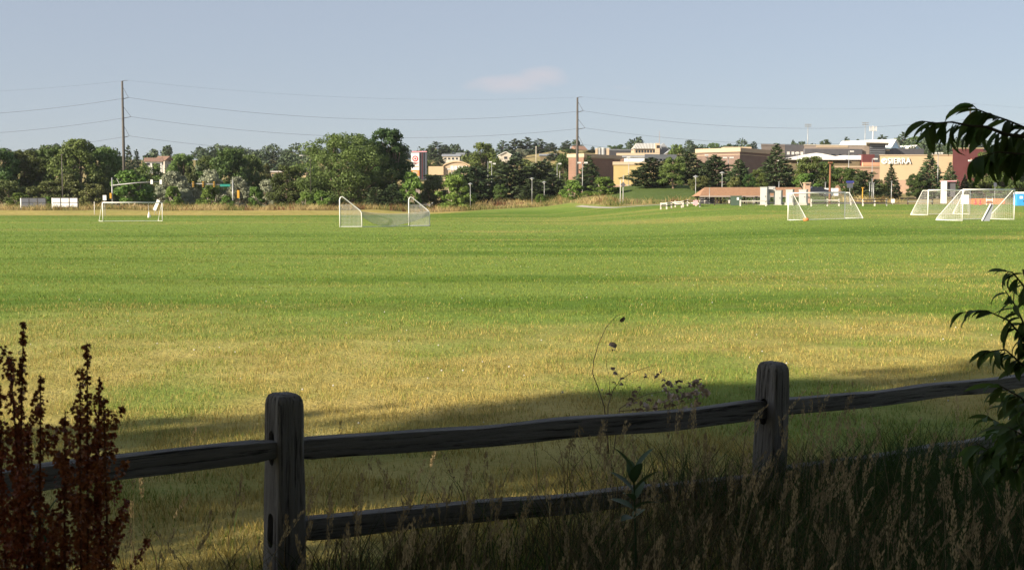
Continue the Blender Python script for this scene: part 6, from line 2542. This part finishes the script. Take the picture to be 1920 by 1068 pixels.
# ------------------------------------------------------------------ leaves as single pieces
def leaf_mesh(name, L, Wd, curl, fold, mat, nseg=6, var=.5, tipw=1.0):
    """long leaf along +x with a drooping curve and folded midrib; base at the origin"""
    vs, fs, vv = [], [], []
    ang = 0.0
    p = Vector((0, 0, 0))
    for k in range(nseg + 1):
        f = k / nseg
        w = Wd / 2 * (math.sin(math.pi * min(1, (f * .94 + .04))) ** .75) * (1 - .12 * f)
        if k in (0,):
            w = Wd * .04
        if k == nseg:
            w = .0008
        up = Vector((-math.sin(ang), 0, math.cos(ang)))
        for s in (-1, 0, 1):
            q = p + Vector((0, s * w, 0)) + up * (abs(s) * w * fold)
            vs.append(q)
        ang -= curl / nseg * (0.6 + .8 * f)
        p = p + Vector((math.cos(ang), 0, math.sin(ang))) * (L / nseg)
    for k in range(nseg):
        for s in range(2):
            a = k * 3 + s
            fs.append((a, a + 1, a + 4, a + 3))
    me = bpy.data.meshes.new(name)
    me.from_pydata([tuple(v) for v in vs], [], fs)
    at = me.attributes.new('var', 'FLOAT', 'POINT')
    at.data.foreach_set('value', [var + rnd.uniform(-.1, .1) for _ in vs])
    me.materials.append(M[mat])
    me.polygons.foreach_set('use_smooth', [True] * len(me.polygons))
    me.update()
    return me


LEAVES = [leaf_mesh('leaf', .074 + .012 * k, .026 + .004 * (k % 3), 0.7 + .28 * (k % 4), .40, 'leaf_near', var=.25 + .12 * k) for k in range(5)]


def place_leaf(me, parent, pos, yaw, pitch, roll, s=1.0, name='leaf'):
    o = bpy.data.objects.new(name, me)
    COL.objects.link(o)
    o.parent = parent
    o.location = pos
    o.rotation_mode = 'XYZ'
    o.rotation_euler = (roll, -pitch, yaw)
    o.scale = (s, s, s)
    return o


def along(pts, f):
    """point and direction at fraction f of a polyline"""
    seg_l = [(b - a).length for a, b in zip(pts[:-1], pts[1:])]
    tot = sum(seg_l)
    d = f * tot
    for (a, b), l in zip(zip(pts[:-1], pts[1:]), seg_l):
        if d <= l or (b is pts[-1]):
            return a.lerp(b, min(1, d / l)), (b - a).normalized()
        d -= l
    return pts[-1], (pts[-1] - pts[-2]).normalized()


def leafy_stem(parent, pts, r0, r1, nleaf, org, f0=.15, pitch=(-.9, .3), size=(.8, 1.15), yaw_bias=None, name='branch', mat='green_twig'):
    n = len(pts)
    loc = [p - org for p in pts]
    MB().tube(loc, [r0 + (r1 - r0) * k / (n - 1) for k in range(n)], 6).build(name, M[mat], parent, True)
    for k in range(nleaf):
        f = f0 + (1 - f0) * (k + rnd.random() * .8) / nleaf
        f = min(f, 1)
        p, d = along(loc, f)
        yaw0 = math.atan2(d.y, d.x)
        yaw = yaw0 + rnd.choice((-1, 1)) * rnd.uniform(.2, 1.5) if yaw_bias is None else yaw_bias + rnd.uniform(-1.1, 1.1)
        place_leaf(rnd.choice(LEAVES), parent, p, yaw, rnd.uniform(*pitch), rnd.uniform(-.9, .9), rnd.uniform(*size))


# overhanging tree at the right: trunk outside the picture, one limb reaches in
def overhanging():
    base = Vector((3.05, 4.3, Z(3.05, 4.3)))
    t = thing('overhanging_tree', base, 'dark leafy branch hanging into the upper right of the picture', 'tree')
    MB().tube([Vector((0, 0, -.3)), Vector((-.05, .05, .9)), Vector((-.12, .0, 1.8)), Vector((-.15, .05, 3.0)), Vector((-.1, .1, 4.2))], [.13, .10, .085, .06, .02], 10).build('trunk', M['bark'], t, True)

    def Q(px, py, D):
        return P(px, py, D)
    main = [base + Vector((-.12, 0, 1.75)), Q(2100, 330, 4.15), Q(1990, 290, 4.1), Q(1920, 256, 4.05), Q(1885, 252, 4.03), Q(1850, 238, 4.0), Q(1818, 236, 3.97), Q(1785, 229, 3.95), Q(1755, 231, 3.92), Q(1728, 227, 3.9)]
    leafy_stem(t, main, .010, .0016, 92, base, .34, (-1.2, -.1), (.65, 1.25), math.pi)
    up = [main[2], Q(1935, 245, 4.15), Q(1890, 226, 4.15), Q(1855, 214, 4.12), Q(1832, 205, 4.1), Q(1822, 195, 4.1)]
    leafy_stem(t, up, .005, .0014, 28, base, .25, (-.9, .3), (.65, 1.2), math.pi)
    lo = [main[1], Q(1990, 310, 4.0), Q(1930, 290, 3.95), Q(1870, 285, 3.9), Q(1828, 296, 3.88)]
    leafy_stem(t, lo, .006, .0014, 54, base, .3, (-1.3, -.2), (.65, 1.25), math.pi)
    lo2 = [main[1], Q(2010, 300, 4.3), Q(1950, 268, 4.35), Q(1900, 262, 4.35), Q(1862, 272, 4.3)]
    leafy_stem(t, lo2, .006, .0014, 80, base, .3, (-1.3, -.2), (.7, 1.25))
    # the rest of the small crown, outside the frame
    for k in range(4):
        a = rnd.uniform(-.8, 2.4)
        z0 = rnd.uniform(1.9, 3.6)
        b0 = base + Vector((-.1, .05, z0))
        b1 = b0 + Vector((math.cos(a), math.sin(a), .3)) * rnd.uniform(.5, .9)
        leafy_stem(t, [b0, b0.lerp(b1, .5) + Vector((0, 0, .06)), b1], .012, .003, 6, base, .3)


overhanging()


# leafy sapling at the right edge, growing by the fence
def sapling():
    base = Vector((PX(1985, 5.0), 5.0, Z(PX(1985, 5.0), 5.0)))
    t = thing('leafy_sapling', base, 'dark narrow leaved sapling at the right photo edge by the fence', 'tree')

    def Q(px, py, D=4.9):
        return P(px, py, D)
    st = [base + Vector((0, 0, -.1)), Q(1975, 900), Q(1955, 700), Q(1935, 560), Q(1918, 505)]
    leafy_stem(t, st, .016, .004, 24, base, .3, (-1.0, .3), (.75, 1.05), name='stem')
    b = [st[2], Q(1925, 640), Q(1890, 600), Q(1850, 582), Q(1800, 586)]
    leafy_stem(t, [b[0], b[1], b[2]], .007, .004, 18, base, .1, (-1.1, .2), (.75, 1.0), math.pi)
    leafy_stem(t, b[2:], .004, .002, 9, base, .35, (-.9, .25), (.7, .95), math.pi)
    b = [st[2], Q(1925, 690), Q(1885, 655), Q(1842, 660)]
    leafy_stem(t, b, .007, .002, 22, base, .25, (-1.1, .1), (.75, 1.05), math.pi)
    b = [st[3], Q(1915, 530), Q(1898, 510), Q(1880, 508)]
    leafy_stem(t, b, .005, .002, 14, base, .1, (-1.1, .3), (.65, .95), math.pi)
    b = [st[2], Q(1935, 640), Q(1905, 575), Q(1885, 545)]
    leafy_stem(t, b, .006, .002, 22, base, .1, (-1.1, .3), (.75, 1.0))
    # lower bushy part
    for (px, py) in ((1850, 780), (1870, 720), (1830, 830), (1890, 800), (1900, 740), (1860, 860), (1905, 850)):
        D = rnd.uniform(4.7, 5.4)
        b = [st[1].lerp(st[2], rnd.random()), P(px + 45, py + 25, D), P(px, py, D)]
        leafy_stem(t, b, .006, .002, 26, base, .2, (-1.0, .3), (.9, 1.5))


sapling()


# ------------------------------------------------------------------ curly dock
def dock(px, D, tops, label, seed):
    """rusty seed stalks: each a stem with whorls of papery seeds"""
    rg = np.random.default_rng(seed)
    x = PX(px, D)
    z = Z(x, D)
    org = Vector((x, D, z))
    t = thing('curly_dock', org, label, 'plant', 'rusty dock plants at the left')
    for (tx, ty, hx) in tops:
        top = P(tx, ty, D + rg.uniform(-.12, .12)) - org
        root = Vector((rg.normal() * .03, rg.normal() * .03, -.02))
        mid = root.lerp(top, .5) + Vector((hx, 0, .0))
        pts = [root, root.lerp(mid, .6), mid, mid.lerp(top, .55) + Vector((hx * .3, 0, 0)), top]
        o = MB().tube(pts, [.006, .005, .004, .003, .0015], 5).build('stem', M['dock_stem'], t)
        cs, axs, ls = [], [], []
        L = (top - root).length
        lines = [(pts, .28)]
        for k in range(15):
            f = .40 + .54 * (k + rg.random()) / 15
            p, d = along(pts, f)
            a = rg.choice([0, math.pi]) + rg.normal() * .7
            ln = (.08 + .12 * rg.random()) * (1.2 - f)
            e = p + Vector((math.cos(a) * .75, math.sin(a) * .75, 1.0)).normalized() * ln * 1.7
            lines.append(([p, p.lerp(e, .5) + Vector((math.cos(a), math.sin(a), 0)) * ln * .15, e], .1))
        for ln_pts, f0 in lines:
            tot = sum((b - a).length for a, b in zip(ln_pts[:-1], ln_pts[1:]))
            nw = int(tot * (1 - f0) / .019)
            for w in range(nw):
                f = f0 + (1 - f0) * (w + .5) / nw
                p, d = along(ln_pts, f)
                dens = 20 if rg.random() > .2 else 4
                rr = .0155 * (1.08 - .6 * f)
                for q in range(dens):
                    u = unit(rg, 1)[0]
                    cs.append(np.array(p) + u * rr * (.5 + .7 * rg.random()) + np.array([0, 0, rg.normal() * .003]))
                    axs.append(u * .7 + np.array([0, 0, -.5]))
                    ls.append(.006 + .005 * rg.random())
        cs, axs, ls = np.array(cs), np.array(axs), np.array(ls)
        n = len(cs)
        v = leaf_quads(cs, axs, unit(rg, n), ls * 1.25, ls)
        me = np_mesh('seeds', v, np.arange(4 * n).reshape(-1, 4), M['dock'], var=np.repeat(rg.random(n), 4))
        so = obj('seeds', me, t)
        so['kind'] = 'stuff'


dock(2, 2.7, [(44, 602, .004), (18, 668, .01), (76, 705, .014), (-25, 640, -.01), (-6, 720, .0), (52, 790, .015)], 'tall rusty dock plant cut by the left photo edge', 5)
dock(132, 2.7, [(163, 643, .004), (186, 705, .012), (150, 715, -.006), (194, 745, .010), (122, 770, -.010), (176, 800, .01)], 'tall rusty dock plant left of the fence post', 9)


# ------------------------------------------------------------------ milkweed
MILK = [leaf_mesh('leaf', .13, .05, .55, .25, 'leaf_milk', var=.35 + .15 * k) for k in range(3)]


def milkweed(px, D, top_py, pairs, label, s=1.0):
    x = PX(px, D)
    z = Z(x, D)
    t = thing('milkweed', (x, D, z), label, 'plant', 'milkweed plants by the fence')
    H = PZ(top_py, D) - z
    MB().tube([(0, 0, -.05), (.01, 0, H * .5), (0, 0, H * .92)], [.006, .005, .003], 6).build('stem', M['leaf_milk'], t)
    for k in range(pairs):
        f = 1 - .28 * k / pairs
        a = k * 1.4 + rnd.random() * .4
        for q in (0, math.pi):
            place_leaf(rnd.choice(MILK), t, (0, 0, H * (f - .08)), a + q, 1.25 - .18 * k + rnd.uniform(-.1, .1), rnd.uniform(-.3, .3), s * rnd.uniform(.8, 1.1))


milkweed(1192, 4.7, 862, 6, 'green milkweed plant among the dry grass before the lower rail', 1.05)
milkweed(64, 2.95, 925, 4, 'green milkweed plant at the foot of the dock plants', .7)
milkweed(15, 2.8, 990, 3, 'small milkweed plant in the lower left corner', .6)


# ------------------------------------------------------------------ dead branch behind the fence
def dead_branch():
    D = 8.4
    x = PX(1140, D)
    org = Vector((x, D, Z(x, D)))
    t = thing('dead_branch', org, 'dead fallen branch with a curved bare stem and dry leaves behind the fence', 'branch')

    def Q(px, py, dd=0.0):
        return P(px, py, D + dd) - org
    lines = [
        ([Q(1142, 850), Q(1133, 762), Q(1122, 728), Q(1111, 700), Q(1113, 676), Q(1122, 645), Q(1136, 614), Q(1155, 593), Q(1171, 587)], .009, .0025),
        ([Q(1139, 850), Q(1140, 760), Q(1150, 730), Q(1163, 712), Q(1185, 697), Q(1222, 686), Q(1240, 682)], .008, .0015),
        ([Q(1142, 740), Q(1144, 710), Q(1137, 685), Q(1136, 668), Q(1143, 655)], .004, .0015),
        ([Q(1150, 850), Q(1162, 765, .1), Q(1188, 750, .15), Q(1215, 738, .2), Q(1262, 730, .25), Q(1310, 722, .3)], .008, .002),
        ([Q(1170, 760, .1), Q(1198, 735, .1), Q(1204, 715, .1), Q(1215, 702, .1), Q(1240, 700, .1)], .003, .001),
        ([Q(1160, 770, .1), Q(1210, 768, .2), Q(1255, 762, .2), Q(1300, 750, .25)], .006, .002),
    ]
    for pts, r0, r1 in lines:
        n = len(pts)
        MB().tube(pts, [.55 * (r0 + (r1 - r0) * k / (n - 1)) for k in range(n)], 6).build('twig', M['twig'], t, True)
    dl = [leaf_mesh('leaf', .085 + .02 * k, .05 + .01 * k, 1.6 + .6 * k, .8, 'dry_leaf', var=.2 + .3 * k) for k in range(3)]
    spots = [(1171, 594), (1154, 652), (1152, 657), (1145, 690), (1150, 702), (1147, 718), (1163, 714), (1165, 718), (1146, 742), (1200, 730), (1196, 738), (1213, 703), (1228, 704), (1237, 702), (1241, 698), (1185, 740)]
    for k in range(60):
        spots.append((rnd.uniform(1245, 1320), rnd.uniform(712, 762)))
    for k in range(26):
        spots.append((rnd.uniform(1180, 1260), rnd.uniform(752, 775)))
    for px, py in spots:
        place_leaf(rnd.choice(dl), t, Q(px, py, rnd.uniform(0, .3) if px > 1190 else 0), rnd.uniform(0, 6.28), rnd.uniform(-.8, 1.2), rnd.uniform(-2, 2), rnd.uniform(.28, .62))


dead_branch()


# ------------------------------------------------------------------ evening haze
def haze():
    m = bpy.data.materials.new('haze')
    m.use_nodes = True
    nt = m.node_tree
    nt.nodes.remove(nt.nodes['Principled BSDF'])
    pv = nt.nodes.new('ShaderNodeVolumePrincipled')
    pv.inputs['Color'].default_value = (0.80, 0.88, 1.0, 1)
    pv.inputs['Density'].default_value = HAZE_DENSITY
    pv.inputs['Anisotropy'].default_value = 0.0
    nt.links.new(pv.outputs[0], nt.nodes['Material Output'].inputs['Volume'])
    o = MB().box((0, 2700, 35), (13000, 5900, 84)).build('haze', m)
    tag(o, 'thin bluish evening haze over the far hill', 'haze', kind='stuff')


HAZE_DENSITY = 0.00005
if HAZE_DENSITY > 0:
    haze()
